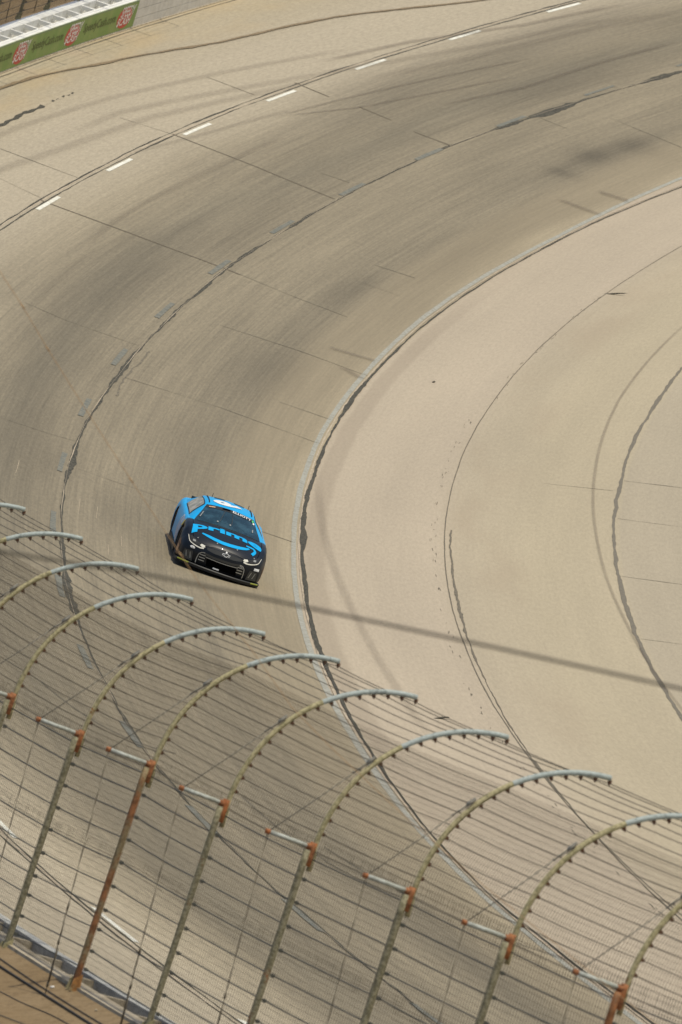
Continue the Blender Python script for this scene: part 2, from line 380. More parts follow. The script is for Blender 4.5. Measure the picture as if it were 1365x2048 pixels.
ribbon('sawn_joint', arc(-3.37, -75, 85), .026, M_TARL, .006, .002, .1, 14)
ribbon('tar_seam', [(-3.52, 12), (-3.52, 8), (-3.53, 0), (-3.50, -8), (-3.47, -14), (-3.42, -22), (-3.40, -28), (-3.30, -36), (-3.2, -46), (-3.1, -60)], blob([(4, 10, .03), (-4, 8, .02), (-24, 3, .02)], .024), M_TARL, .010, .004, .25, 15, .25)
ribbon('tar_seam', arc(-7.33, -40, 70), .085, line_mat('grey_tar', (.14, .122, .088), (.19, .165, .12)), .006, .006, .16, 16, .3)
# dotted scuffs beside the apron joint
for i in range(120):
    s = rnd.uniform(-48, 62); dw = -3.12+rnd.gauss(0, .05)+(.10 if s < -12 else 0)+(-.25 if s > 35 else 0); L = rnd.uniform(.10, .45)
    ribbon('seam_scuff', [(dw, s), (dw+rnd.uniform(-.02, .02), s+L)], rnd.uniform(.008, .018), M_TARL, .006, .004, .3, 100+i, .2)
ribbon('tar_seam', [(4.90, 31), (4.93, 27), (4.98, 24), (4.86, 22)], .04, M_TARL, .006, .010, .4, 77, .2)
for i, (wv, s, L) in enumerate(((6.3, 4.5, 2.2), (4.85, 1.0, 2.6), (4.45, 1.2, 2.0), (3.9, -2, 1.6), (6.9, 3.5, 2.0), (7.4, 2, 1.5), (4.2, -4, 1.6))): ribbon('scratch', [(wv, s), (wv-.01, s+L)], .008, M_CREAM, .008, .002, .2, 80+i, .3)
# dashes
for k in range(-14, 8):
    c = 49.5+9.93*k
    ribbon('lane_marking', [(10.27, c-1.6), (10.27, c+1.6)], .112, M_WHITE, .009, 0, .02, 30+k)
    c = 48.3+9.93*k
    ribbon('faded_lane_marking', [(5.38, c-1.6), (5.38, c+1.6)], .13 if k < 5 else .10, M_GREYP, .012, 0, .06, 60+k)
# sawn joints across the lanes
J = [[(10.508, 49.57), (7.872, 49.02), (5.241, 48.39)], [(10.49, 67.22), (7.9, 66.58), (5.346, 65.64)], [(10.628, 82.13), (9.46, 81.78)], [(8.535, 81.85), (7.42, 81.5)], [(6.561, 80.91), (5.313, 80.72)], [(5.24, 48.39), (4.8, 48.2)]]
for i, l in enumerate(J): ribbon('sawn_joint', l, .115, M_TARJ, .008, .004, .08, 200+i, .25)
F = [[(5.109, 48.41), (3.42, 47.6), (1.72, 47.07)], [(4.013, 38.93), (1.925, 38.94), (-.02, 38.43)], [(4.958, 25.42), (2.624, 25.47), (.113, 24.71)], [(5.1, 8.3), (4.617, 8.16), (2.0, 7.6), (.06, 7.2)], [(1.08, 7.43), (.06, 7.18)], [(12.853, 55.65), (10.561, 55.16)], [(11.865, 50.88), (10.583, 49.97)], [(11.996, 67.), (10.5, 67.2)], [(12.3, 78.2), (10.72, 77.94)], [(2.546, 57.09), (1.43, 57.15)], [(2.296, 53.54), (1.229, 53.38)], [(3.931, 94.2), (1.367, 93.5)], [(5.082, 90.23), (4.135, 90.02)], [(5.834, 12.49), (5.145, 12.63)], [(8.206, 32.35), (7.1, 31.6), (5.2, 31.3)], [(6.547, 69.1), (5.664, 69.1)], [(1.5, 29.5), (.2, 29.3)], [(8.2, 12.8), (5.8, 12.5)]]
for i, l in enumerate(F): ribbon('hairline_joint', l, .030, M_TARL, .008, .003, .3, 230+i, .25)
for i, l in enumerate([[(-7.4, 24), (-11, 23.6)], [(-7.4, 17), (-11, 16.2)], [(-7.4, 7), (-11, 6)], [(-7.4, -3), (-11, -4)], [(-5.5, 22), (-7.2, 22)]]): ribbon('hairline_joint', l, .025, M_TARL, .008, .003, .4, 260+i, .25)
# tyre marks
for i, (l, wd, m) in enumerate([
    ([(-.19, 19.3), (-.53, 10.7), (-.85, 3.5), (-1.2, -4.8), (-1.45, -13.4), (-1.6, -22)], .30, M_TYRE2),
    ([(-6.2, 62), (-6.3, 55.7), (-6.33, 48.2), (-6.39, 39.4), (-6.53, 31.3), (-6.67, 24.5), (-6.78, 19.), (-6.92, 12.9), (-7.05, 6.2), (-7.2, -.2), (-7.32, -7), (-7.44, -13.4), (-7.6, -22)], .12, M_TYRE),
    ([(15.4, 58), (15.1, 65.2), (14.93, 69.7), (14.6, 73.5), (14.2, 78.7), (13.65, 84.3), (13.34, 91.7), (13.05, 95.9), (12.14, 103.2), (11.4, 110)], .22, M_TYRE),
    ([(12.2, 60), (12.19, 67.8), (11.66, 74), (10.91, 81.5), (10.02, 91.5), (9.35, 99.9), (9.15, 106), (8.36, 115.4)], .42, M_TYRE2),
    ([(9.487, 75.), (9.08, 82.8), (8.5, 92), (8.0, 100)], .16, M_TYRE), ([(9.487, 75.3), (8.475, 81.75), (7.8, 89.6), (7.3, 96)], .16, M_TYRE),
    ([(10.5, 61.3), (9.92, 69.5), (9.45, 78.4)], .25, M_TYRE2), ([(12.2, 46), (12.14, 52.2), (11.8, 58.6), (11.5, 68.6), (10.86, 76.7), (10.2, 86)], .45, M_TYRE2),
    ([(7.29, 85.8), (6.72, 94.2), (6.75, 102.4), (6.63, 110.6)], .22, M_TYRE), ([(8.52, 74.8), (8.53, 63.5), (8.56, 51.7), (8.4, 44)], .28, M_TYRE2),
    ([(9.6, 86), (9.0, 96), (8.7, 106), (8.2, 116)], .5, M_TYRE2), ([(13.4, 50), (13.3, 60), (12.9, 70), (12.2, 80), (11.2, 92)], .35, M_TYRE2), ([(11.2, 86), (10.75, 95), (9.9, 104), (9.5, 114)], .3, M_TYRE)]):
    ribbon('tyre_mark', l, wd, m, .022, 0, 0, 300+i, .6, uv=True)
for i, (l, wd) in enumerate([([(1.4, 78.0), (0.0, 77.8)], .8), ([(1.0, 81.5), (0.0, 81.7)], .9), ([(1.45, 41.), (.15, 41.3)], .7), ([(.75, 38.5), (.14, 37.5)], .5)]):
    ribbon('tyre_mark', l, wd, M_TYRE, .026, 0, 0, 330+i, .2, uv=True)
ribbon('tar_seam', [(13.69, 54), (13.69, 59.4), (13.69, 61.9), (13.71, 64.8)], .085, M_TAR, .006, .012, .4, 350, .25)
for s in (65.9, 66.4, 67.2, 67.7, 68.2): ribbon('tar_seam', [(13.74, s), (13.76, s+.3)], .06, M_TAR, .006, .01, .3, int(s*10), .15)
# dark rubber line that runs close under the wall at the top of the picture
ribbon('tar_seam', [(15.06, 57), (15.1, 65.2), (14.93, 69.7), (14.6, 73.5), (14.2, 78.7), (13.65, 84.3), (13.34, 91.7), (13.05, 95.9), (12.14, 103.2), (11.4, 110)], lambda t, s: .11-.05*t, line_mat('brown_tar', (.17, .125, .07), (.24, .18, .10)), .028, .006, .25, 360, .4)
# ------------------------------------------------------------------ outer barrier
wall = empty('barrier_wall', W(.5, 0, 75), 'white topped outer barrier wall with foam filled steel face following the banked turn', 'wall')
wp = Vector(wall.location)
def wmesh(mb, name, mats, parent=wall, smooth=False):
    o = mb.build(name, mats, None, smooth); o.parent = parent
    pl = Vector(wall.location); o.matrix_parent_inverse = Matrix.Translation(-pl); return o
def wseg(mb, a0, a1, n0, n1, s0, s1, mi=0, st=1.65, top=False):
    """a slab along the wall; n given relative to the barrier top when top is set"""
    k = max(1, int(round((s1-s0)/st))); vs = []; fs = []
    for i in range(k+1):
        s = s0+(s1-s0)*i/k; o = ntop(s) if top else 0
        o0 = o if top else 0
        vs += [W(a0, n0+o0 if n0 > -50 else 0.0, s), W(a1, n0+o0 if n0 > -50 else 0.0, s), W(a1, n1+o, s), W(a0, n1+o, s)]
    for i in range(k):
        b = 4*i; c = b+4
        fs += [(b, b+1, c+1, c), (b+1, b+2, c+2, c+1), (b+2, b+3, c+3, c+2), (b+3, b, c, c+3)]
    fs += [(3, 2, 1, 0), (4*k, 4*k+1, 4*k+2, 4*k+3)]
    mb.add(vs, fs, mi)
SEC = [(-150, -95.43, False), (-95.43, -69.4, True), (-69.4, 65.65, False), (65.65, 98.19, True), (98.19, 260, False)]
def panel(s0, s1, steel, mats):
    mb = MB(); 
    # five stacked square tubes on the track face, with grooves between
    for i in range(5):
        lo = -.2*(i+1)*1.0+.012; hi = -.2*i
        if i == 4: lo = -99
        mb_n0 = lo
        wseg(mb, .05, .25, mb_n0, hi-.002 if i else 0, s0, s1, 0, 1.65, True)
    wseg(mb, .07, .24, -99, -.03, s0, s1, 0, 1.65, True)
    return wmesh(mb, 'steel_panel', mats)
for s0, s1, fine in SEC:
    near = s0 < -62 and s1 < 0
    if fine:
        k = int(round((s1-s0)/3.254)); d = (s1-s0)/k
        for i in range(k): 
            q0 = s0+i*d+.012; q1 = s0+(i+1)*d-.012
            panel(q0, q1, True, [M_DST if near else M_WW])
            mb = MB(); wseg(mb, .70, 1.02, -99, -.01, q0, q1, 0, 1.65, True); wmesh(mb, 'concrete_block', [M_CONC if near else M_WW])
            for j in (0, 1):
                c = q0+.75+j*1.63-.55
                mb = MB(); wseg(mb, .25, .70, -.16, -.035, c-.07, c+.07, 0, .2, True); wmesh(mb, 'cross_bar', [M_CONC if near else M_WW])
                # foam wedge that fills the cell between two bars
                t = ntop(c); L = 1.48; dz_ = rnd.uniform(.0, .16) if near else 0.0
                mb = MB(); s_a = c+.08; s_b = c+L+.06
                vs = [W(.255, 0, s_a), W(.255, 0, s_b), W(.695, 0, s_b), W(.695, 0, s_a),
                      W(.255, t-.10-dz_, s_a+.50), W(.255, t-.12-dz_, s_b), W(.695, t-.46, s_b), W(.695, t-.10-dz_, s_a+.42), W(.255, t-.42, s_a), W(.695, t-.46, s_a)]
                fs = [(0, 3, 2, 1), (8, 4, 7, 9), (4, 5, 6, 7), (0, 1, 5, 4, 8), (1, 2, 6, 5), (2, 3, 9, 7, 6), (3, 0, 8, 9)]
                mb.add(vs, fs); wmesh(mb, 'foam_block', [M_FOAMD if near else M_FOAM])
    else:
        panel(s0, s1, True, [M_WW])
        mb = MB(); wseg(mb, .255, 1.02, -99, -.01, s0, s1, 0, 1.65, True); wmesh(mb, 'concrete_block', [M_WW])
# plain painted face beyond the banner: smooth skirt with two faint grooves
mb = MB()
for lo, hi in ((-99, -.64), (-.625, -.33), (-.315, -.012)): wseg(mb, .03, .049, lo, hi, 86.3, 110, 0, 1.65, True)
wmesh(mb, 'face_skirt', [M_WF])
# bottom kerb
mb = MB(); wseg(mb, .0, .05, 0, .03, 55, 110, 0, 1.65); wmesh(mb, 'base_strip', [M_CONC])
ribbon('hairline_joint', arc(15.55, 60, 112), .035, M_TARL, .01, .003, .2, 371)
# banner on the face
FT = .93
ban = MB(); k = 24; s0, s1 = 58.0, 86.25; vs = []; fs = []
def wf(a, f, s): return W(a, .06+f*(ntop(s)-.075), s)
for i in range(k+1):
    s = s0+(s1-s0)*i/k; vs += [wf(.028, 0, s), wf(.028, 1, s), wf(.046, 1, s), wf(.046, 0, s), wf(.028, .955, s)]
for i in range(k):
    b = 5*i; c = b+5
    fs += [(b, c, c+4, b+4), (b+4, c+4, c+1, b+1), (b+1, c+1, c+2, b+2), (b+3, b+2, c+2, c+3)]
fs += [(0, 4, 1, 2, 3), (5*k+3, 5*k+2, 5*k+1, 5*k+4, 5*k)]
ban.add(vs, fs); ban.m = [0]*len(fs)
for i in range(k): ban.m[4*i+1] = 1
banner = wmesh(ban, 'advertising_banner', [M_GREEN, M_DKEDGE]); banner['label'] = 'green banner with red logos and dark web address'
def text_mesh(txt, size=1.0, shear=0.0, bold=0.0, extr=0.0, spacing=1.0):
    c = bpy.data.curves.new('t', 'FONT'); c.body = txt; c.size = size; c.shear = shear; c.offset = bold; c.resolution_u = 3; c.space_character = spacing
    o = bpy.data.objects.new('t', c); COL.objects.link(o)
    dg = bpy.context.evaluated_depsgraph_get(); me = o.evaluated_get(dg).to_mesh()
    vs = [tuple(v.co) for v in me.vertices]; fs = [tuple(p.vertices) for p in me.polygons]
    o.evaluated_get(dg).to_mesh_clear(); bpy.data.objects.remove(o); bpy.data.curves.remove(c)
    xs = [v[0] for v in vs]; ys = [v[1] for v in vs]; x0, x1, y0, y1 = min(xs), max(xs), min(ys), max(ys)
    return [((v[0]-x0)/(x1-x0), (v[1]-y0)/(y1-y0)) for v in vs], fs
def put_text(txt, sL, sR, f0, f1, mat, lift, **kw):
    vs, fs = text_mesh(txt, **kw)
    o = mesh('lettering', [wf(.028-lift, f0+(f1-f0)*y, sL+(sR-sL)*x) for x, y in vs], fs, mat); o.parent = banner
    return o
def put_poly(name, pts, mat, lift):
    o = mesh(name, [wf(.028-lift, f, s) for s, f in pts], [tuple(range(len(pts)))], mat); o.parent = banner
    return o
for c in (61.0, 67.1, 73.15, 79.2, 85.1):
    put_poly('logo_disc', [(c-.12+.80*math.cos(t*.262), .47+.40*math.sin(t*.262)) for t in range(24)], M_RED, .004)
    put_text('SPEEDY', c-.62, c+.92, .50, .90, M_LWHITE, .009, shear=.3, bold=.015)
    put_text('$CASH', c-.85, c+.62, .15, .50, M_LWHITE, .009, shear=.3, bold=.015)
for c in (64.05, 70.1, 76.15, 82.1): put_text('SpeedyCash.com', c-1.75, c+1.85, .30, .74, M_DGREEN, .006, bold=.012)
# ------------------------------------------------------------------ catch fence
TAU = math.radians(20.98); HB = 1.3133; FL = 3.0466; FR = 2.0942; FA = math.radians(88.6)
def fvec(phi):
    er = Vector((-math.cos(phi), math.sin(phi), 0)); ez = Vector((0, 0, 1))
    return er, ez*math.cos(TAU)-er*math.sin(TAU), -er*math.cos(TAU)-ez*math.sin(TAU)
def fbase(s, dv=0, du=0):
    phi = s/(RW+WW); er, u, v = fvec(phi); wv = WW+.5
    return er*(RW+wv)+Vector((0, 0, TB*wv+HB))+u*du+v*dv, u, v
def fpt(s, h, off=0.0, dv=0.0, du=0.0):
    """h in 0..1 up the straight column, 1..2 round the curved arm; off = towards the track side"""
    B, u, v = fbase(s, dv, du)
    if h <= 1: return B+u*FL*h+v*off
    a = FA*(h-1); r = FR-off
    return B+u*FL+v*FR+(u*math.sin(a)-v*math.cos(a))*r
def interp1(x, tab):
    if x <= tab[0][0]: return tab[0][1]
    for (a, b), (c, d) in zip(tab[:-1], tab[1:]):
        if x <= c: return b+(d-b)*(x-a)/(c-a)
    return tab[-1][1]
COLH = [.055, .14, .24, .33, .44, .55, .655, .76, .862, .952]       # cables on the column
ARCH = [1.0]+[1+(i/16) for i in range(1, 17)]
HN = COLH+ARCH[1:]
HN = sorted(COLH+[.985]+ARCH[1:])
def clamp_mb():
    m = MB(); m.box(-.035, .035, -.032, .032, -.04, .03); m.tube([(-.055, .0, -.045), (0, 0, -.075), (.055, 0, -.045)], .017, 6)
    m.box(-.012, .012, -.045, .045, -.03, .05); m.tube([(0, -.05, 0), (0, .05, 0)], .012, 6)
    return m
_cm = clamp_mb(); _cm.v = [tuple(c*.54 for c in v) for v in _cm.v]
CLA = bpy.data.meshes.new('cable_clamp'); CLA.from_pydata(_cm.v, [], _cm.f); CLA.materials.append(M_CLAMP)
CLB = bpy.data.meshes.new('cable_clamp'); CLB.from_pydata(_cm.v, [], _cm.f); CLB.materials.append(M_CLAMPG)
def make_fence(name, label, posts, ind, rusty_ids, mesh_top=1.66, wires=True):
    c0 = posts[len(posts)//2]
    root = empty(name, fbase(c0[0])[0], label, 'fence'); rl = Vector(root.location); inv = Matrix.Translation(-rl)
    def part(mb, nm, mats, parent, smooth=True):
        o = mb.build(nm, mats, None, smooth); o.parent = parent
        o.matrix_parent_inverse = inv if parent == root else Matrix.Identity(4)
        return o
    rest = MB()
    for i, (s, dv, du) in enumerate(posts):
        r = random.Random(i*13+5)
        pr = i in rusty_ids
        mb = MB(); a0 = ntop(s)
        mb.tube([fpt(s, -.08, -.075, dv, du)]+[fpt(s, h/12*.985, -.068, dv, du) for h in range(13)], .047, 10, 0)
        # base plate and gusset where the post meets the wall top
        post = part(mb, 'post', [M_POSTR if pr else M_POST], root)
        if pr: post['label'] = 'post streaked with orange rust'
        mb = MB(); B, u, v = fbase(s, dv, du); t = v.cross(u)
        for sg in (-1, 1):
            q = B+t*.075*sg
            mb.box8([q-v*.15-u*.16-t*.006, q+v*.0-u*.16-t*.006, q+v*.0-u*.16+t*.006, q-v*.15-u*.16+t*.006,
                     q-v*.13+u*.0-t*.006, q-v*.02+u*.10-t*.006, q-v*.02+u*.10+t*.006, q-v*.13+u*.0+t*.006])
        part(mb, 'base_bracket', [M_ARCL], post, False)
        sw = r.uniform(.46, .60)
        mb = MB(); mb.tube([fpt(s, h, .03 if h < 1 else .015, dv, du) for h in (.90, .94, .97)]+[fpt(s, 1+h/22, .01, dv, du) for h in range(23)], .036, 10, lambda f: 1 if f > sw+.08 else 0)
        part(mb, 'curved_arm', [M_ARCL, M_ARCU], post)
        mb = MB(); mb.tube([fpt(s, h, -.01, dv, du) for h in (.92, .96, 1.0, 1.02)], .050, 8); mb.tube([fpt(s, 1.0, -.1, dv, du), fpt(s, 1.0, .02, dv, du)], .042, 8)
        part(mb, 'joint_bracket', [M_RUST], post)
        # outrigger, brace and guy wire
        e0 = fpt(s, 1.0, -.05, dv, du); e1 = e0-v*.60+u*.03
        mb = MB(); mb.tube([e0, e1], .030, 8); outr = part(mb, 'outrigger_tube', [M_TUBE], post)
        mb = MB(); mb.tube([e1+v*.02, e1-v*.04], .033, 8); part(mb, 'end_cap', [M_RUST], outr)
        q = fpt(s, 1.42, -.05, dv, du)
        mb = MB(); mb.tube([e1, e1+(q-e1)*.5-u*.015, q], .007, 5); d = (q-e1).normalized()
        mb.tube([q-d*.30, q-d*.06], .011, 5); mb.box8([q-d*.10-t*.03-u*.02, q+d*.03-t*.03-u*.02, q+d*.03+t*.03-u*.02, q-d*.10+t*.03-u*.02, q-d*.10-t*.03+u*.03, q+d*.03-t*.03+u*.03, q+d*.03+t*.03+u*.03, q-d*.10+t*.03+u*.03])
        for z in (.30, .21): mb.tube([q-d*z-t*.028, q-d*z+t*.028], .012, 5)
        part(mb, 'brace_wire', [newmat('grey_brace_wire', (.16, .15, .12), .6, .3)], post)
        B2 = fbase(s, dv, du)[0]-v*.56; g0 = Vector((B2.x, B2.y, dirtz(math.hypot(B2.x, B2.y)-RW, s/(RW+WW))-.05))
        mb = MB(); mb.tube([e1, g0], .0065, 5); dd = (g0-e1); Ld = dd.length
        for f0, f1, rr in ((.62, .64, .018), (.66, .74, .011), (.76, .78, .018), (.93, .95, .018)): mb.tube([e1+dd*f0, e1+dd*f1], rr, 6)
        sgn = t*.03
        mb.tube([e1+dd*.79+sgn, e1+dd*.93+sgn], .008, 5); mb.tube([e1+dd*.79-sgn*.3, e1+dd*.93-sgn*.3], .008, 5)
        part(mb, 'guy_wire', [M_CABLEB], post)
        for h in HN:
            q = fpt(s, h, .058 if h > 1 else .015, dv, du); a = 0 if h <= 1 else FA*(h-1)
            out = (v*math.cos(a)-u*math.sin(a)) if h > 1 else v
            al = (u*math.cos(a)+v*math.sin(a))
            M = Matrix((t, al, -out)).transposed()
            if i in ind:
                c = bpy.data.objects.new('cable_clamp', CLA if h > .985 else CLB); COL.objects.link(c); c.parent = post
                c.matrix_basis = Matrix.Translation(q) @ (M.to_4x4())
            else:
                rest.add([q+M @ Vector(x) for x in _cm.v], _cm.f, 0 if h > .985 else 1)
    if rest.v:
        o = part(rest, 'cable_clamp', [M_CLAMP, M_CLAMPG], root, False); o['kind'] = 'stuff'
    # cables run from clamp to clamp
    for h in HN:
        pts = []
        for a, b in zip(posts[:-1], posts[1:]):
            off = .076 if h > 1 else .03
            A = fpt(a[0], h, off, a[1], a[2]); B = fpt(b[0], h, off, b[1], b[2])
            sg = rnd.uniform(.0, .022) if h < 1 else rnd.uniform(.01, .035)
            for j in range(8): 
                f = j/8; q = A+(B-A)*f; q.z -= sg*4*f*(1-f); pts.append(q)
        pts.append(fpt(posts[-1][0], h, off, posts[-1][1], posts[-1][2]))
        mb = MB(); mb.tube(pts, .009 if h < .97 else .0062, 5); part(mb, 'cable', [M_CABLE if h < .97 else M_CABLEB], root)
    # wire mesh: every wire is a thin three sided rod
    if wires:
        sA, sB = min(posts[0][0], posts[-1][0]), max(posts[0][0], posts[-1][0])
        tab_v = sorted((q[0], q[1]) for q in posts); tab_u = sorted((q[0], q[2]) for q in posts)
        def V(s, h, o=.055): return fpt(s, h, o, interp1(s, tab_v), interp1(s, tab_u))
        mb = MB(); pitch = .085
        hs = [i/9*.99 for i in range(10)]+[1+(mesh_top-1)*i/9 for i in range(1, 10)]
        k = int((sB-sA)/pitch)
        for i in range(k): 
            s = sA+(i+.5)*pitch+.004*math.sin(i*.7); mb.tube([V(s, h) for h in hs], .0031, 3, 0, False)
        arcl = FR*FA; tot = FL+arcl*(mesh_top-1); nrow = int(tot/pitch); nseg = int((sB-sA)/1.2)
        for i in range(nrow):
            d = i*pitch; h = d/FL if d < FL else 1+(d-FL)/arcl
            ph = rnd.uniform(0, 6)
            mb.tube([V(sA+(sB-sA)*j/nseg, h+.0012*math.sin(j*2.1+ph)) for j in range(nseg+1)], .0019, 3, 0, False)
        # overlap strips where two rolls are laced together
        for hc, hw in ((.985, .05), (.56, .035)):
            for i in range(k):
                s = sA+i*pitch; e = 0.0
                mb.tube([V(s, hc-hw, .07), V(s+rnd.uniform(-.01, .01), hc+hw+e, .07)], .0022, 3, 0, False)
            for j in range(5):
                hh = hc-hw+2*hw*j/4; mb.tube([V(sA+(sB-sA)*q/nseg, hh+rnd.uniform(-.004, .004), .07) for q in range(nseg+1)], .0022, 3, 0, False)
        o = part(mb, 'wire_mesh', [M_MESH], root, False)
    return root
PF = {-3: (0, -.011, -.053), -2: (-.021, .073, -.029), -1: (-.018, .06, -.027), 0: (0, -.05, -.05), 1: (.006, .009, -.051), 2: (.015, -.021, .044), 3: (.051, -.062, .029), 4: (.073, -.017, .009), 5: (-.093, -.007, .021), 6: (-.004, .01, -.008), 7: (-.014, .028, -.026)}
near_posts = []
for k in range(-7, 10):
    d = PF.get(k, (0, 0, 0)); near_posts.append((-78.4613-3.55686*k+d[0], d[1], d[2]))
near = make_fence('catch_fence', 'rusty cable and mesh catch fence with curved arms leaning over the track in the foreground', near_posts, (9, 10, 11), (9, 14), 1.58)
far_posts = [(66.2+3.27*k, rnd.uniform(-.03, .03), -.20+rnd.uniform(-.02, .02)) for k in range(8)]
far = make_fence('catch_fence', 'distant stretch of catch fence standing on the white wall above the green banner', far_posts, (), (), 1.6)
# ------------------------------------------------------------------ loose wires on the near fence and dark lines on the dirt
def vec_interp(pts, k=6, sag=0.0):
    out = []
    for A, B in zip(pts[:-1], pts[1:]):
        A = Vector(A); B = Vector(B)
        for j in range(k): f = j/k; q = A+(B-A)*f; q.z -= sag*4*f*(1-f); out.append(q)
    out.append(Vector(pts[-1])); return out
def q_ph(q): return math.atan2(q[1], -q[0])
def S(k): return -78.4613-3.55686*k
for i, (k0, h0, k1, h1, lab) in enumerate(((3, 1.06, 4.9, .97, 'thin slack wire drooping across the fence mesh above the fourth outrigger'), (4, 1.02, 6.6, 1.02, 'long slack wire drooping between the lower right fence posts'), (.15, 1.10, 2.1, 1.10, 'thin slack wire crossing the fence mesh at the left edge'), (5.1, .62, 7, .44, 'slack wire hanging low on the mesh at the bottom right'))):
    mb = MB(); mb.tube(vec_interp([fpt(S(k0), h0, .09), fpt(S(k1), h1, .09)], 14, .16), .005, 5)
    tag(mb.build('slack_wire', [M_CABLE]), lab, 'wire', 'slack wires on the near fence')
for i, (a0, s0, a1, s1, r, lab) in enumerate(((.86, -68, .98, -110, .008, 'dark line on the dirt right behind the barrier'), (1.00, -68, 1.06, -110, .014, 'thicker dark line in the middle of the dirt strip'), (2.05, -76, .95, -92, .006, 'thin dark line farthest out on the dirt in the corner'))):
    mb = MB(); pts = []
    for j in range(70):
        f = j/69; wv = WW+a0+(a1-a0)*f+.012*math.sin(j*.5+i)+.02*math.sin(j*.21*(i+1)); ph = (s0+(s1-s0)*f)/(RW+WW); q = (-(RW+wv)*math.cos(ph), (RW+wv)*math.sin(ph))
        pts.append((q[0], q[1], dirtz(wv, q_ph(q))+r*.6+.01))
    mb.tube(pts, r, 6); tag(mb.build('dark_ground_line', [newmat('near_black_line', (.03, .026, .022), .6)], None, True), lab, 'cable', 'dark lines on the dirt')  # thin near-black tubes drawn as dark lines along the dirt
mb = MB(); pts = []
for j in range(30):
    f = j/29; wv = WW+2.5-1.0*f; ph = (-82-7*f)/(RW+WW); pts.append((-(RW+wv)*math.cos(ph), (RW+wv)*math.sin(ph), dirtz(wv, ph)+.015))
mb.tube(pts, .006, 6); tag(mb.build('dark_ground_line', [M_CABLE], None, True), 'thinnest dark line on the dirt, nearest the lower left corner of the picture', 'cable', 'dark lines on the dirt')
for i, (off, s, r_, lab) in enumerate(((.80, -85.2, .030, 'pale pebble between the two dark lines behind the barrier'), (1.35, -83.9, .022, 'small pale pebble on the open dirt at the left edge'), (.74, -87.1, .024, 'pale pebble close under the barrier at the bottom edge'))):
    bm = bmesh.new(); bmesh.ops.create_icosphere(bm, subdivisions=2, radius=r_*.8)
    for v in bm.verts: v.co *= 1+.25*math.sin(v.co.x*200+i)*math.cos(v.co.y*150)
    me = bpy.data.meshes.new('pebble'); bm.to_mesh(me); bm.free(); me.materials.append(M_CONC if i else M_LWHITE)
    o = bpy.data.objects.new('pebble', me); COL.objects.link(o); wv = WW+off; ph = s/(RW+WW); o.location = (-(RW+wv)*math.cos(ph), (RW+wv)*math.sin(ph), dirtz(wv, ph)+r_*.5); o.scale = (1.3, 1, .7)
    tag(o, lab, 'pebble', 'pebbles on the dirt')
# ------------------------------------------------------------------ out of focus wires between the camera and the track
def ray(u, v, d):
    dx = (u-682.5)/19319.42; dy = -(v-1024)/19319.42
    q = Vector(CAMF)+Vector(CAMR)*dx+Vector(CAMU)*dy; return Vector(CAMC)+q*d
mb = MB(); mb.tube([ray(-700, 985, 64), ray(-300, 1050, 64), ray(0, 1103, 64), ray(300, 1150, 64), ray(600, 1212, 64), ray(1000, 1297, 64), ray(1365, 1378, 64), ray(2300, 1590, 64)], .0115, 6)
tag(mb.build('overhead_cable', [newmat('dark_overhead_cable', (.05, .045, .03), .7)], None, True), 'blurred dark cable running straight across in front of the track below the car', 'cable')
mb = MB(); pl = [(-260, 120), (-100, 385), (0, 543), (45, 612), (95, 697), (180, 832), (270, 972), (340, 1077), (400, 1168), (505, 1302), (585, 1416), (664, 1497), (787, 1612), (960, 1765), (1250, 2000), (1500, 2190)]
mb.tube([ray(u, v, 108) for u, v in pl], .0040, 6)
for u, v in ((45, 612), (95, 697), (262, 960), (362, 1110)):
    q = ray(u, v, 108); mb.tube([q+Vector((-.02, 0, .03)), q+Vector((.02, 0, -.03))], .010, 6)
tag(mb.build('rusty_wire', [newmat('rust_brown_wire', (.36, .23, .11), .8)], None, True), 'blurred rust brown wire slanting down past the left side of the car', 'wire')
# ------------------------------------------------------------------ small rubber scraps
for (wv, s, L, wd, lab) in ((-1.59, 38.8, .10, .08, 'small black rubber scrap alone on the pale apron'), (-2.05, -17.7, .34, .07, 'dark curled rubber scrap on the apron beside the tip of a fence arm'), (-3.55, 61., .8, .05, 'flat dark rubber strip on the apron near the upper right edge')):
    bm = bmesh.new(); bmesh.ops.create_icosphere(bm, subdivisions=2, radius=1)
    rr = random.Random(int(s)); c = Vector(P(wv, s, .02))
    for v in bm.verts:
        v.co = Vector((v.co.x*L*.5*(1+rr.uniform(-.2, .2)), v.co.y*wd*.8, v.co.z*.022+.01*math.sin(v.co.x*3)))
    me = bpy.data.meshes.new('rubber_scrap'); bm.to_mesh(me); bm.free(); me.materials.append(M_TAR)
    o = bpy.data.objects.new('rubber_scrap', me); COL.objects.link(o); o.location = c; o.rotation_euler = (0, 0, rr.uniform(-.3, .6))
    tag(o, lab, 'debris', 'rubber scraps on the apron')
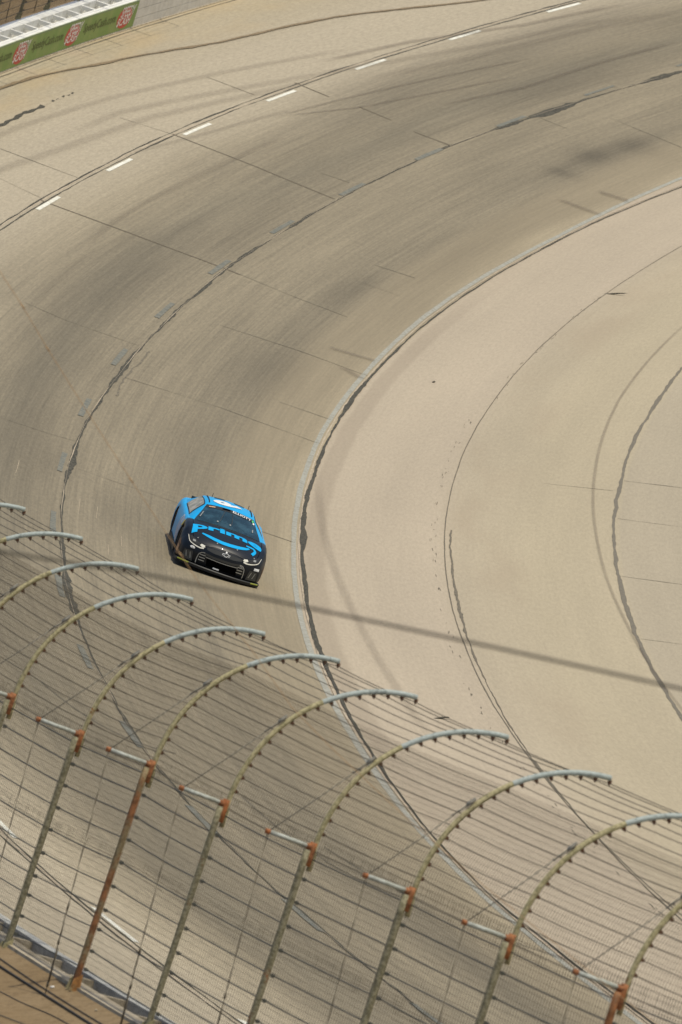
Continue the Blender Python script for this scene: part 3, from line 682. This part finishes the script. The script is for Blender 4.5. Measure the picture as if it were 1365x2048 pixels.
#CARMARK
# ------------------------------------------------------------------ race car
def car_paint(name, topblue):
    m = newmat(name, (.0, .2, .5), .42, coat=.08, spec=.3); g = NG(m); x, y, z = g.sep(g.obj())
    BL = (.001, .335, .70); NV = (.004, .007, .012)
    n = g.noise(g.obj(), 3, 2)
    if topblue: c = g.mix(0.0, BL, NV)
    else:
        e = g.math('ADD', x, g.math('MULTIPLY', g.math('SUBTRACT', .75, z), .25))
        c = g.mix(g.step(g.math('MULTIPLY_ADD', n, .12, e), .93, 1.22), BL, NV)
    g.color(c); return m
M_BODY = car_paint('blue_to_navy_body_paint', False); M_TOP = car_paint('bright_blue_paint', True)
M_BLK = newmat('matt_black', (.008, .009, .010), .6); M_CARB = newmat('dark_grey_trim', (.032, .033, .030), .5); M_VOID = newmat('grille_void', (.0015, .0015, .0015), 1.0, spec=0.0)
M_GLASS = newmat('tinted_windshield', (.010, .040, .058), .16, spec=.6)
g = NG(M_GLASS); _n = g.noise(g.obj(), 4, 3, .6); g.color(g.mix(g.step(_n, .35, .7), (.006, .026, .038), (.022, .062, .085)))
M_SGL = newmat('hazy_reflection_window', (.30, .29, .24), .3)
g = NG(M_SGL); _n = g.noise(g.obj(), 7, 3, .6); g.color(g.mix(g.step(_n, .4, .62), (.20, .185, .13), (.42, .38, .31)))  # hazy glass with tan and olive reflections put into its colour
M_DBLUE = newmat('hood_lettering_blue', (.001, .33, .68), .45, spec=.2); M_DWHITE = newmat('decal_white', (.72, .73, .72), .4); M_YEL = newmat('yellow_decal', (.62, .52, .05), .5)
M_LIME = newmat('lime_strip', (.26, .29, .03), .6); M_LAMP = newmat('headlight_decal', (.74, .72, .62), .3); M_GRL = newmat('green_sticker', (.08, .5, .16), .4); M_ORG = newmat('tan_decal', (.50, .30, .17), .5)
M_SILV = newmat('silver_trim_and_glint', (.36, .36, .33), .35, .4); M_TYR = newmat('tyre_rubber', (.018, .018, .018), .8); M_RIM = newmat('black_wheel_rim', (.02, .02, .022), .35, .5)
M_HAZE = newmat('pale_haze_door_wrap', (.16, .30, .52), .35); M_DIRTY = newmat('brown_dust_smear', (.16, .095, .055), .7)  # door wrap colour includes a pale haze that brightens the shaded side
psi = .0326; b_ = BB; lat0 = Vector((math.cos(b_), 0, -math.sin(b_))); fw0 = Vector((0, -1, 0)); nn = Vector((math.sin(b_), 0, math.cos(b_)))
fw = fw0*math.cos(psi)+lat0*math.sin(psi); la = lat0*math.cos(psi)-fw0*math.sin(psi)
ro = math.radians(2.5); la2 = la*math.cos(ro)-nn*math.sin(ro); n2 = nn*math.cos(ro)+la*math.sin(ro)
CO = Vector(P(1.9189, 0, 0))+n2*.028
CM = Matrix((fw, la2, n2)).transposed().to_4x4(); CM.translation = CO
car = empty('race_car', (0, 0, 0), 'blue and black stock race car with prime lettering on its hood in the banked turn', 'race car')
car.matrix_world = CM
def cpart(name, vs, fs, mats, parent=None, smooth=False, fm=None): return mesh(name, vs, fs, mats, parent or car, smooth, fm)
def lerp_tab(x, tab):
    xs = [t[0] for t in tab]; return [float(np.interp(x, xs, [t[i] for t in tab])) for i in range(1, len(tab[0]))]
#        x     zb    yb    zm    ym    zs    ys    zc
BT = [(-2.46, .34, .80, .58, .86, .80, .74, .84), (-2.40, .26, .90, .58, .94, .86, .80, .90), (-2.0, .17, .96, .55, .985, .88, .84, .92), (-1.4, .13, .975, .52, 1.0, .885, .885, .92),
      (-.8, .12, .965, .50, .985, .865, .88, .93), (.4, .12, .965, .50, .985, .855, .88, .93), (1.0, .12, .97, .50, .995, .865, .875, .925), (1.4, .13, .975, .50, 1.0, .845, .875, .895),
      (1.8, .13, .97, .46, .995, .78, .85, .845), (2.1, .12, .955, .42, .98, .69, .82, .77), (2.28, .12, .94, .38, .965, .62, .80, .695), (2.38, .12, .92, .36, .94, .57, .77, .635), (2.44, .12, .90, .34, .91, .51, .74, .56), (2.47, .14, .88, .30, .885, .43, .72, .46)]
def bow(x, y):
    t = min(1, max(0, (x-1.55)/.85)); t = t*t*(3-2*t); x2 = x-.34*t*(abs(y)/.95)**2.4
    if x < -2.1: x2 += .10*(abs(y)/.9)**2*min(1, (-2.1-x)/.3)
    return x2
def csec(x):
    zb, yb, zm, ym, zs, ys, zc = lerp_tab(x, BT)
    bot = [(yb*f, zb) for f in (0, .25, .5, .75, .92, 1)]
    side = [(yb+(ym-yb)*.7, zb+(zm-zb)*.35), (ym, zm), (ym-(ym-ys)*.12, zm+(zs-zm)*.45), (ym-(ym-ys)*.40, zm+(zs-zm)*.78), (ys+.045, zs-.02)]
    top = [(ys*f, zs+(zc-zs)*(1-f**2.2)) for f in (1, .92, .75, .5, .25, 0)]
    return bot+side+top
XS = [float(x) for x in np.concatenate([np.linspace(-2.46, -2.3, 4), np.linspace(-2.2, 2.0, 44), np.linspace(2.06, 2.47, 12)])]
vs = []; rows = []
for x in XS:
    half = csec(x); loop = [(bow(x, y), y, z) for y, z in half]+[(bow(x, y), -y, z) for y, z in half[-2:0:-1]]
    rows.append(len(loop)); vs += loop
nL = rows[0]; fs = []
for i in range(len(XS)-1):
    for j in range(nL): fs.append((i*nL+j, i*nL+(j+1) % nL, (i+1)*nL+(j+1) % nL, (i+1)*nL+j))
nh = len(csec(0)); 
def cap(i, flip):
    b = i*nL; o = []
    L_ = lambda j: b+j; R_ = lambda j: b+(nL-j) % nL
    T = nh-1
    for j in range(5):          # strips between bottom and top points of equal fraction
        q = (L_(j), L_(j+1), L_(T-j-1), L_(T-j)); o.append(q)
        q2 = (R_(T-j), R_(T-j-1), R_(j+1), R_(j)) if j else (R_(T), R_(T-1), R_(1), R_(0)); o.append(q2)
    o.append(tuple(L_(j) for j in range(5, T-4))); o.append(tuple(R_(j) for j in range(T-5, 4, -1)))
    return [tuple(reversed(q)) for q in o] if flip else o
fs += cap(len(XS)-1, False)+cap(0, True)
bm = bmesh.new(); bv = [bm.verts.new(v) for v in vs]
for f in fs:
    try: bm.faces.new([bv[i] for i in f])
    except Exception: pass
bmesh.ops.recalc_face_normals(bm, faces=bm.faces)
me = bpy.data.meshes.new('body'); bm.to_mesh(me); BODYBVH = BVHTree.FromBMesh(bm); bm.free()
tmp = bpy.data.objects.new('tmp_body', me); COL.objects.link(tmp)
cuts = []
for cx in (1.38, -1.41):
    for sg in (-1, 1):
        b2 = bmesh.new(); bmesh.ops.create_cone(b2, cap_ends=True, segments=40, radius1=.385, radius2=.385, depth=.5)
        bmesh.ops.rotate(b2, verts=b2.verts, matrix=Matrix.Rotation(math.pi/2, 3, 'X')); bmesh.ops.translate(b2, verts=b2.verts, vec=(cx, sg*.97, .345))
        m2 = bpy.data.meshes.new('c'); b2.to_mesh(m2); b2.free(); o2 = bpy.data.objects.new('c', m2); COL.objects.link(o2); cuts.append(o2)
        md = tmp.modifiers.new('b', 'BOOLEAN'); md.operation = 'DIFFERENCE'; md.object = o2; md.solver = 'EXACT'
me2 = bpy.data.meshes.new_from_object(tmp.evaluated_get(bpy.context.evaluated_depsgraph_get()))
for o2 in cuts+[tmp]: bpy.data.objects.remove(o2)
me2.materials.clear(); me2.materials.append(M_BODY); me2.materials.append(M_BLK)
for p_ in me2.polygons:
    c = p_.center; p_.use_smooth = True
    inwell = abs(c.y) > .70 and abs(c.y) < .95 and any(abs(math.hypot(c.x-cx, c.z-.345)-.385) < .012 for cx in (1.38, -1.41))
    flat_in = abs(abs(c.y)-.72) < .004 and any(math.hypot(c.x-cx, c.z-.345) < .385 for cx in (1.38, -1.41))
    p_.material_index = 1 if (inwell or flat_in) else 0
    if p_.material_index: p_.use_smooth = False
body = bpy.data.objects.new('body', me2); COL.objects.link(body); body.parent = car
# greenhouse
GT = [(-2.0, .76, .875, .90), (-1.75, .70, .955, .985), (-1.35, .62, 1.09, 1.14), (-1.0, .565, 1.19, 1.245), (-.4, .555, 1.222, 1.282), (.05, .55, 1.215, 1.275), (.30, .56, 1.175, 1.235), (.36, .58, 1.150, 1.210), (.65, .655, 1.04, 1.105), (.95, .745, .925, .985), (1.18, .80, .84, .885)]
def G(x, t):
    yt, ze, zc = lerp_tab(x, GT); return Vector((x+.09*(1-t*t)*min(1, max(0, (x-.1)/.5)), t*yt, ze+(zc-ze)*(1-t*t)))
def GS(x, q, sg):                 # side: q 0 belt .. 1 roof edge
    yt, ze, zc = lerp_tab(x, GT); a = Vector((x, sg*.885, .84)) if x < .9 else Vector((x, sg*.88, .80)); e = G(x, sg)
    bul = math.sin(math.pi*min(1, max(0, q)))*.025
    return a+(e-a)*q+Vector((0, sg*bul, 0))
gx = [float(x) for x in np.linspace(-2.0, 1.18, 40)]; ts = [i/8 for i in range(-8, 9)]
vs = []; 
for x in gx:
    vs += [GS(x, q/5, -1) for q in range(5)]+[G(x, t) for t in ts]+[GS(x, q/5, 1) for q in range(4, -1, -1)]
k = len(vs)//len(gx); fs = [(i*k+j, (i+1)*k+j, (i+1)*k+j+1, i*k+j+1) for i in range(len(gx)-1) for j in range(k-1)]
roofo = cpart('cabin_shell', vs, fs, M_TOP, smooth=True)
bm = bmesh.new(); bm.from_mesh(roofo.data); bmesh.ops.recalc_face_normals(bm, faces=bm.faces); bm.to_mesh(roofo.data); CABBVH = BVHTree.FromBMesh(bm); bm.free()
def patch(name, f, us, vs_, mat, lift=.008, parent=None):
    pts = []; 
    for u in us:
        for v in vs_: pts.append(f(u, v))
    nv = len(vs_); c = Vector((-.3, 0, .6))
    out = []
    for i, u in enumerate(us):
        for j, v in enumerate(vs_):
            a = pts[min(i+1, len(us)-1)*nv+j]-pts[max(i-1, 0)*nv+j]; b = pts[i*nv+min(j+1, nv-1)]-pts[i*nv+max(j-1, 0)]
            n_ = a.cross(b).normalized(); p0 = pts[i*nv+j]
            if n_.dot(p0-c) < 0: n_ = -n_
            out.append(p0+n_*lift)
    fs = [(i*nv+j, (i+1)*nv+j, (i+1)*nv+j+1, i*nv+j+1) for i in range(len(us)-1) for j in range(nv-1)]
    return cpart(name, out, fs, mat, parent, True)
lin = lambda a, b, n: [float(q) for q in np.linspace(a, b, n)]
frm = patch('windshield_frame', G, lin(.285, 1.13, 14), lin(-.985, .985, 15), M_BLK, .004)
ws = patch('windshield', G, lin(.33, 1.10, 14), lin(-.955, .955, 15), M_GLASS, .010)
patch('sun_strip', G, lin(.33, .435, 4), lin(-.955, .955, 15), M_BLK, .014, ws)
patch('rear_window', G, lin(-1.85, -1.08, 8), lin(-.88, .88, 9), M_GLASS, .008)
for sg in (-1, 1):
    fo = patch('side_window', lambda x, q: GS(x+.36*(1-q)*(1 if x > -.3 else -.2), q, sg), lin(-1.05, .20, 10), lin(.10, .93, 6), M_BLK, .006)
    patch('side_glass', lambda x, q: GS(x+.36*(1-q)*(1 if x > -.3 else -.2), q, sg), lin(-1.0, .15, 10), lin(.16, .89, 6), M_SGL, .012, fo)
    vs, fs = [], []
    mb = MB(); mb.tube([G(x, sg*.90)+Vector((0, 0, .012)) for x in lin(-.95, .12, 8)], .012, 5); mb.build('roof_rail', [M_BLK], roofo)
mb = MB(); mb.tube([G(-.80, -.72), G(-.80, -.72)+Vector((0, 0, .10))], .006, 4); mb.tube([G(-.86, .80), G(-.86, .80)+Vector((0, 0, .10))], .006, 4); mb.build('antenna', [M_BLK], roofo)
for t0, t1 in ((-.62, -.2), (.2, .62)): patch('roof_flap', G, lin(-.98, -.72, 3), lin(t0, t1, 4), M_CARB, .008, roofo)
# splitter, skirts, spoiler
vs = []; ys = lin(-.96, .96, 25)
for z in (.045, .085):
    vs += [(bow(2.50, y)+.03, y, z) for y in ys]+[(1.75, y*1.02, z) for y in ys]
n_ = len(ys); fs = []
for j in range(n_-1):
    fs += [(j, j+1, n_+j+1, n_+j), (2*n_+j, 3*n_+j, 3*n_+j+1, 2*n_+j+1), (j, 2*n_+j, 2*n_+j+1, j+1)]
fs += [(0, n_, 3*n_, 2*n_), (n_-1, 3*n_-1, 4*n_-1, 2*n_-1)]
spl = cpart('front_splitter', vs, fs, M_BLK)
mb = MB(); mb.tube([(bow(2.50, y)+.03, y, .10) for y in ys], .018, 5); mb.build('splitter_lip', [M_CARB], spl)
for sg in (-1, 1):
    mb = MB(); mb.tube([(bow(2.50, y*sg)+.045, y*sg, .095) for y in lin(.68 if sg < 0 else .76, .93, 6)], .017, 5); mb.build('splitter_end_strip', [M_LIME], spl)
    mb = MB(); mb.box(-1.0, 1.0, sg*.97-.02, sg*.97+.02, .05, .20); mb.build('side_skirt', [M_BLK], car)
mb = MB(); mb.box(-2.42, -2.40, -.70, .70, .82, .925); mb.build('rear_spoiler', [M_CARB], car)
mb = MB(); mb.box(-1.9, 1.9, -.9, .9, .10, .13); mb.build('floor_pan', [M_BLK], car)
# wheels
def wheel():
    m = MB(); K = 32; prof = [(.12, .30), (.33, .15), (.345, .12), (.35, -.0), (.345, -.12), (.33, -.15), (.24, -.15)]
    prof = [(.235, .13), (.25, .152), (.325, .152), (.348, .125), (.352, .0), (.348, -.125), (.325, -.152), (.25, -.152), (.235, -.13)]
    vs = [(r*math.cos(2*math.pi*a/K), y, r*math.sin(2*math.pi*a/K)) for a in range(K) for r, y in prof]; q = len(prof)
    fs = [(a*q+j, a*q+j+1, ((a+1) % K)*q+j+1, ((a+1) % K)*q+j) for a in range(K) for j in range(q-1)]
    m.add(vs, fs); return m
def rim():
    m = MB(); K = 32; prof = [(.237, .13), (.22, .10), (.17, .03), (.07, .02), (.06, .06), (.0, .06)]
    vs = [(r*math.cos(2*math.pi*a/K), y, r*math.sin(2*math.pi*a/K)) for a in range(K) for r, y in prof]; q = len(prof)
    m.add(vs, [(a*q+j, a*q+j+1, ((a+1) % K)*q+j+1, ((a+1) % K)*q+j) for a in range(K) for j in range(q-1)])
    for a in range(10):
        t = 2*math.pi*a/10; c, s_ = math.cos(t), math.sin(t)
        m.box8([(r*c-wd*s_, y, r*s_+wd*c) for r, y, wd in ((.06, .02, -.02), (.22, .10, -.025), (.22, .10, .025), (.06, .02, .02), (.06, .075, -.02), (.225, .125, -.02), (.225, .125, .02), (.06, .075, .02))])
    return m
wm = wheel(); rm = rim(); wmesh_ = None
for cx in (1.38, -1.41):
    for sg in (-1, 1):
        wh = wm.build('wheel', [M_TYR], car, True); ri = rm.build('rim', [M_RIM], wh, False)
        wh.location = (cx, sg*.815, .335); wh.rotation_euler = (0, 0, 0 if sg > 0 else math.pi)
# --------- decals draped on the body
def sub_poly(vs, fs, maxlen=.05):
    bm = bmesh.new(); bv = [bm.verts.new((v[0], v[1], 0)) for v in vs]
    for f in fs:
        try: bm.faces.new([bv[i] for i in f])
        except Exception: pass
    bmesh.ops.remove_doubles(bm, verts=bm.verts, dist=1e-5)
    bmesh.ops.triangulate(bm, faces=bm.faces)
    for _ in range(5):
        e = [e for e in bm.edges if e.calc_length() > maxlen]
        if not e: break
        bmesh.ops.subdivide_edges(bm, edges=e, cuts=1, use_grid_fill=False); bmesh.ops.triangulate(bm, faces=[f for f in bm.faces if len(f.verts) > 3])
    bm.verts.index_update(); o = ([tuple(v.co) for v in bm.verts], [tuple(v.index for v in f.verts) for f in bm.faces]); bm.free(); return o
def drape(name, vs, fs, mode, mat, parent, lift=.006, maxlen=.05):
    """mode: 'nose' maps (y,z) along -x, 'hood' maps (y,-x) down, 'roof' likewise on the cabin, 'right'/'left' maps (x,z) on the side"""
    vs, fs = sub_poly(vs, fs, maxlen); out = []
    for a, b, _ in vs:
        if mode == 'nose': o, d, tr = Vector((4, a, b)), Vector((-1, 0, 0)), (BODYBVH,)
        elif mode in ('hood', 'roof'): o, d, tr = Vector((-b, a, 3)), Vector((0, 0, -1)), ((BODYBVH,) if mode == 'hood' else (CABBVH,))
        else:
            sg = -1 if mode == 'right' else 1; o, d, tr = Vector((a, sg*3, b)), Vector((0, -sg, 0)), (BODYBVH,)
        loc, nor, _, _ = tr[0].ray_cast(o, d)
        if loc is None: loc = o+d*1.8; nor = -d
        if nor.dot(d) > 0: nor = -nor
        out.append(loc+nor*lift-d*.002)
    return cpart(name, out, fs, mat, parent)
def stroke(pts, wd):
    n = len(pts); L = []
    for i, (x, y) in enumerate(pts):
        a = pts[max(i-1, 0)]; b = pts[min(i+1, n-1)]; dx, dy = b[0]-a[0], b[1]-a[1]; l = math.hypot(dx, dy) or 1
        w_ = wd(i/(n-1)) if callable(wd) else wd
        L.append((x-dy/l*w_/2, y+dx/l*w_/2)); L.append((x+dy/l*w_/2, y-dx/l*w_/2))
    return L, [(2*i, 2*i+1, 2*i+3, 2*i+2) for i in range(n-1)]
def smooth(pts, k=6):
    out = []; n = len(pts)
    for i in range(n-1):
        p0, p1, p2, p3 = pts[max(i-1, 0)], pts[i], pts[i+1], pts[min(i+2, n-1)]
        for j in range(k):
            t = j/k; out.append(tuple(.5*((2*p1[a])+(-p0[a]+p2[a])*t+(2*p0[a]-5*p1[a]+4*p2[a]-p3[a])*t*t+(-p0[a]+3*p1[a]-3*p2[a]+p3[a])*t**3) for a in (0, 1)))
    out.append(pts[-1]); return out
def dtext(name, txt, a0, a1, b0, b1, mode, mat, parent, flipx=False, **kw):
    vs, fs = text_mesh(txt, **kw)
    return drape(name, [((a1+(a0-a1)*x) if flipx else (a0+(a1-a0)*x), b0+(b1-b0)*y) for x, y in vs], fs, mode, mat, parent)
def quad(a0, a1, b0, b1): return [(a0, b0), (a1, b0), (a1, b1), (a0, b1)], [(0, 1, 2, 3)]
# hood: letters read from the front; up is towards the windshield. drape coords are (y, -x)
vs, fs = text_mesh('prime', bold=.04)
drape('hood_lettering', [(-.80+1.60*x, (-1.85+.50*y)-.12*((-.8+1.6*x)/.78)**2) for x, y in vs], fs, 'hood', M_DBLUE, body)
sm = smooth([(-.57, -1.98), (-.35, -2.13), (-.10, -2.22), (.18, -2.20), (.40, -2.10), (.52, -1.99)])
drape('hood_smile_stroke', *stroke(sm, lambda t: .045+.075*math.sin(math.pi*min(1, t*1.05))), 'hood', M_DBLUE, body)
drape('hood_smile_tip', *stroke(smooth([(.44, -1.93), (.60, -1.90), (.66, -1.98), (.60, -2.14)]), .06), 'hood', M_DBLUE, body)
for y, x in ((-.64, 2.16), (-.21, 2.29), (.25, 2.27), (.67, 2.18)):
    mb = MB(); loc, nor, _, _ = BODYBVH.ray_cast(Vector((x, y, 3)), Vector((0, 0, -1))); mb.tube([loc-nor*.005, loc+nor*.012], .016, 8); mb.build('hood_pin', [M_SILV], body)
# hood shut line and centre ridges
for yy in (-.80, .80): drape('hood_seam', *stroke(smooth([(yy, -1.15), (yy*.99, -1.7), (yy*.93, -2.1)]), .008), 'hood', M_VOID, body, .004)
# nose
drape('main_grille', [(-.33, .31), (.36, .31), (.39, .155), (-.30, .155)], [(0, 1, 2, 3)], 'nose', M_VOID, body, .007)
drape('upper_grille', [(-.40, .54), (-.20, .555), (.22, .555), (.44, .54), (.42, .49), (.25, .465), (-.22, .465), (-.38, .49)], [tuple(range(8))], 'nose', M_CARB, body, .005)
drape('upper_grille_edge', *stroke(smooth([(-.46, .555), (-.25, .595), (0, .60), (.26, .595), (.50, .555)]), .008), 'nose', M_CARB, body, .008)
drape('grille_frame', *stroke([(-.42, .40), (-.2, .375), (.22, .375), (.42, .40)], .05), 'nose', M_CARB, body, .006)
drape('bumper_seam', *stroke([(-.36, .335), (-.10, .322), (.12, .322), (.38, .335)], .014), 'nose', M_SILV, body, .009)
for sg in (-1, 1):
    br = [(.40*sg, .415), (.47*sg, .40), (.52*sg, .35), (.535*sg, .28), (.54*sg, .20), (.535*sg, .13)]
    drape('grille_bracket', *stroke(smooth(br), .016), 'nose', M_SILV, body, .010)
    for zz in (.355, .295, .235): drape('grille_slat', *stroke([(.37*sg, zz), (.50*sg, zz-.004)], .016), 'nose', M_SILV, body, .010)
    drape('side_duct', [(.66*sg, .36), (.84*sg, .34), (.86*sg, .15), (.62*sg, .14)], [(0, 1, 2, 3)], 'nose', M_CARB, body, .004)
    for o_ in (0, .09): drape('duct_blade', *stroke([((.80-o_)*sg, .32), ((.76-o_)*sg, .19)], .012), 'nose', M_SILV, body, .009)
    hl = [(.845*sg, .63), (.80*sg, .545), (.75*sg, .515), (.64*sg, .487), (.54*sg, .480), (.46*sg, .495)]
    drape('headlight_surround', [(.85*sg, .635), (.81*sg, .52), (.68*sg, .465), (.50*sg, .465), (.44*sg, .53), (.62*sg, .585), (.76*sg, .64)], [tuple(range(7))], 'nose', M_BLK, body, .004)
    drape('headlight', *stroke(smooth(hl), lambda t: .010+.018*t), 'nose', M_LAMP, body, .009)
    drape('headlight_lens', [(.44*sg, .52), (.45*sg, .555), (.53*sg, .565), (.56*sg, .53), (.50*sg, .50)], [tuple(range(5))], 'nose', M_LAMP, body, .011)
    drape('headlight_bulb', *quad(.70*sg-.03, .70*sg+.03, .555, .59), 'nose', M_SILV, body, .010)
dtext('nose_number', '9', -.75, -.64, .375, .465, 'nose', M_DWHITE, body, bold=.06)
drape('nose_decal', *quad(.74, .86, .375, .43), 'nose', M_DWHITE, body, .007)
# emblem outline
em = [(-.10, .525), (-.02, .525), (-.01, .545), (.09, .545), (.09, .52), (.17, .52), (.155, .485), (.075, .485), (.07, .462), (-.03, .462), (-.03, .488), (-.115, .488), (-.10, .525)]
drape('bowtie_emblem', *stroke([(a*.62+.03, (b-.50)*.85+.515) for a, b in em], .011), 'nose', M_DWHITE, body, .010)
drape('emblem_dot', *quad(.02, .055, .562, .59), 'nose', M_DWHITE, body, .010)
drape('white_lip_decal', *quad(-.14, .0, .145, .175), 'nose', M_DWHITE, body, .008)
dtext('grille_lettering', 'ALLY', .40, .50, .375, .405, 'nose', M_DWHITE, body, bold=.03)
# sides
for mode, sg in (('right', -1), ('left', 1)):
    drape('door_haze_panel', [(.92, .80), (.5, .80), (.1, .70), (.0, .40), (.3, .22), (.75, .2), (.95, .5)], [tuple(range(7))], mode, M_HAZE, body, .004)
    drape('door_number_outline', *stroke(smooth([(.30, .26), (.50, .48), (.62, .66), (.55, .78), (.35, .80), (.2, .70)]), .03), mode, M_DWHITE, body, .008)
    drape('fender_decal', *quad(1.02, 1.14, .66, .80), mode, M_YEL, body, .008)
    drape('fender_logo', [(1.80, .20), (1.95, .20), (1.98, .33), (1.83, .37)], [(0, 1, 2, 3)], mode, M_ORG, body, .007)
    drape('dust_smear', [(1.76, .14), (2.0, .14), (2.02, .40), (1.88, .50), (1.77, .40)], [tuple(range(5))], mode, M_DIRTY, body, .004)
# roof number, read from the driver's side
vs, fs = text_mesh('9', bold=.05)
drape('roof_number', [((.27-.68*y), (.36-.50*x)) for x, y in vs], fs, 'roof', M_DWHITE, roofo, .008, .04)
dtext('header_lettering', 'ELLIOTT', .04, .48, -.465, -.365, 'roof', M_DWHITE, ws, bold=.015)
for q in bpy.data.objects:
    if q.name.startswith('header_lettering'): q.data.transform(Matrix.Translation((.012, 0, .014)))
def wsq(name, a0, a1, b0, b1, mat): 
    o = drape(name, *quad(a0, a1, b0, b1), 'roof', mat, ws, .008); o.data.transform(Matrix.Translation((.010, 0, .012))); return o
wsq('header_decal', -.50, -.36, -.445, -.395, M_ORG); wsq('header_slot', -.20, -.02, -.43, -.375, M_VOID); wsq('header_sticker', .505, .545, -.47, -.37, M_GRL); wsq('corner_decal', .53, .57, -.55, -.47, M_DWHITE)
for y0, y1 in ((-.21, -.13), (.06, .05)): 
    o = drape('windshield_seam', *stroke([(y0, -1.0), (y1, -.5)], .010), 'roof', M_CARB, ws, .006); o.data.transform(Matrix.Translation((.010, 0, .012)))
for y in (-.26, .03): wsq('windshield_clip', y-.018, y+.018, -1.06, -1.01, M_SILV)
wsq('painted_edge_glint', .54, .565, -.93, -.80, M_SILV); o = drape('painted_pillar_glint', *stroke([(-.66, -.95), (-.60, -.70)], .022), 'roof', M_SILV, ws, .008); o.data.transform(Matrix.Translation((.010, 0, .012)))  # painted highlights: silver strips stand in for glints beside the windshield
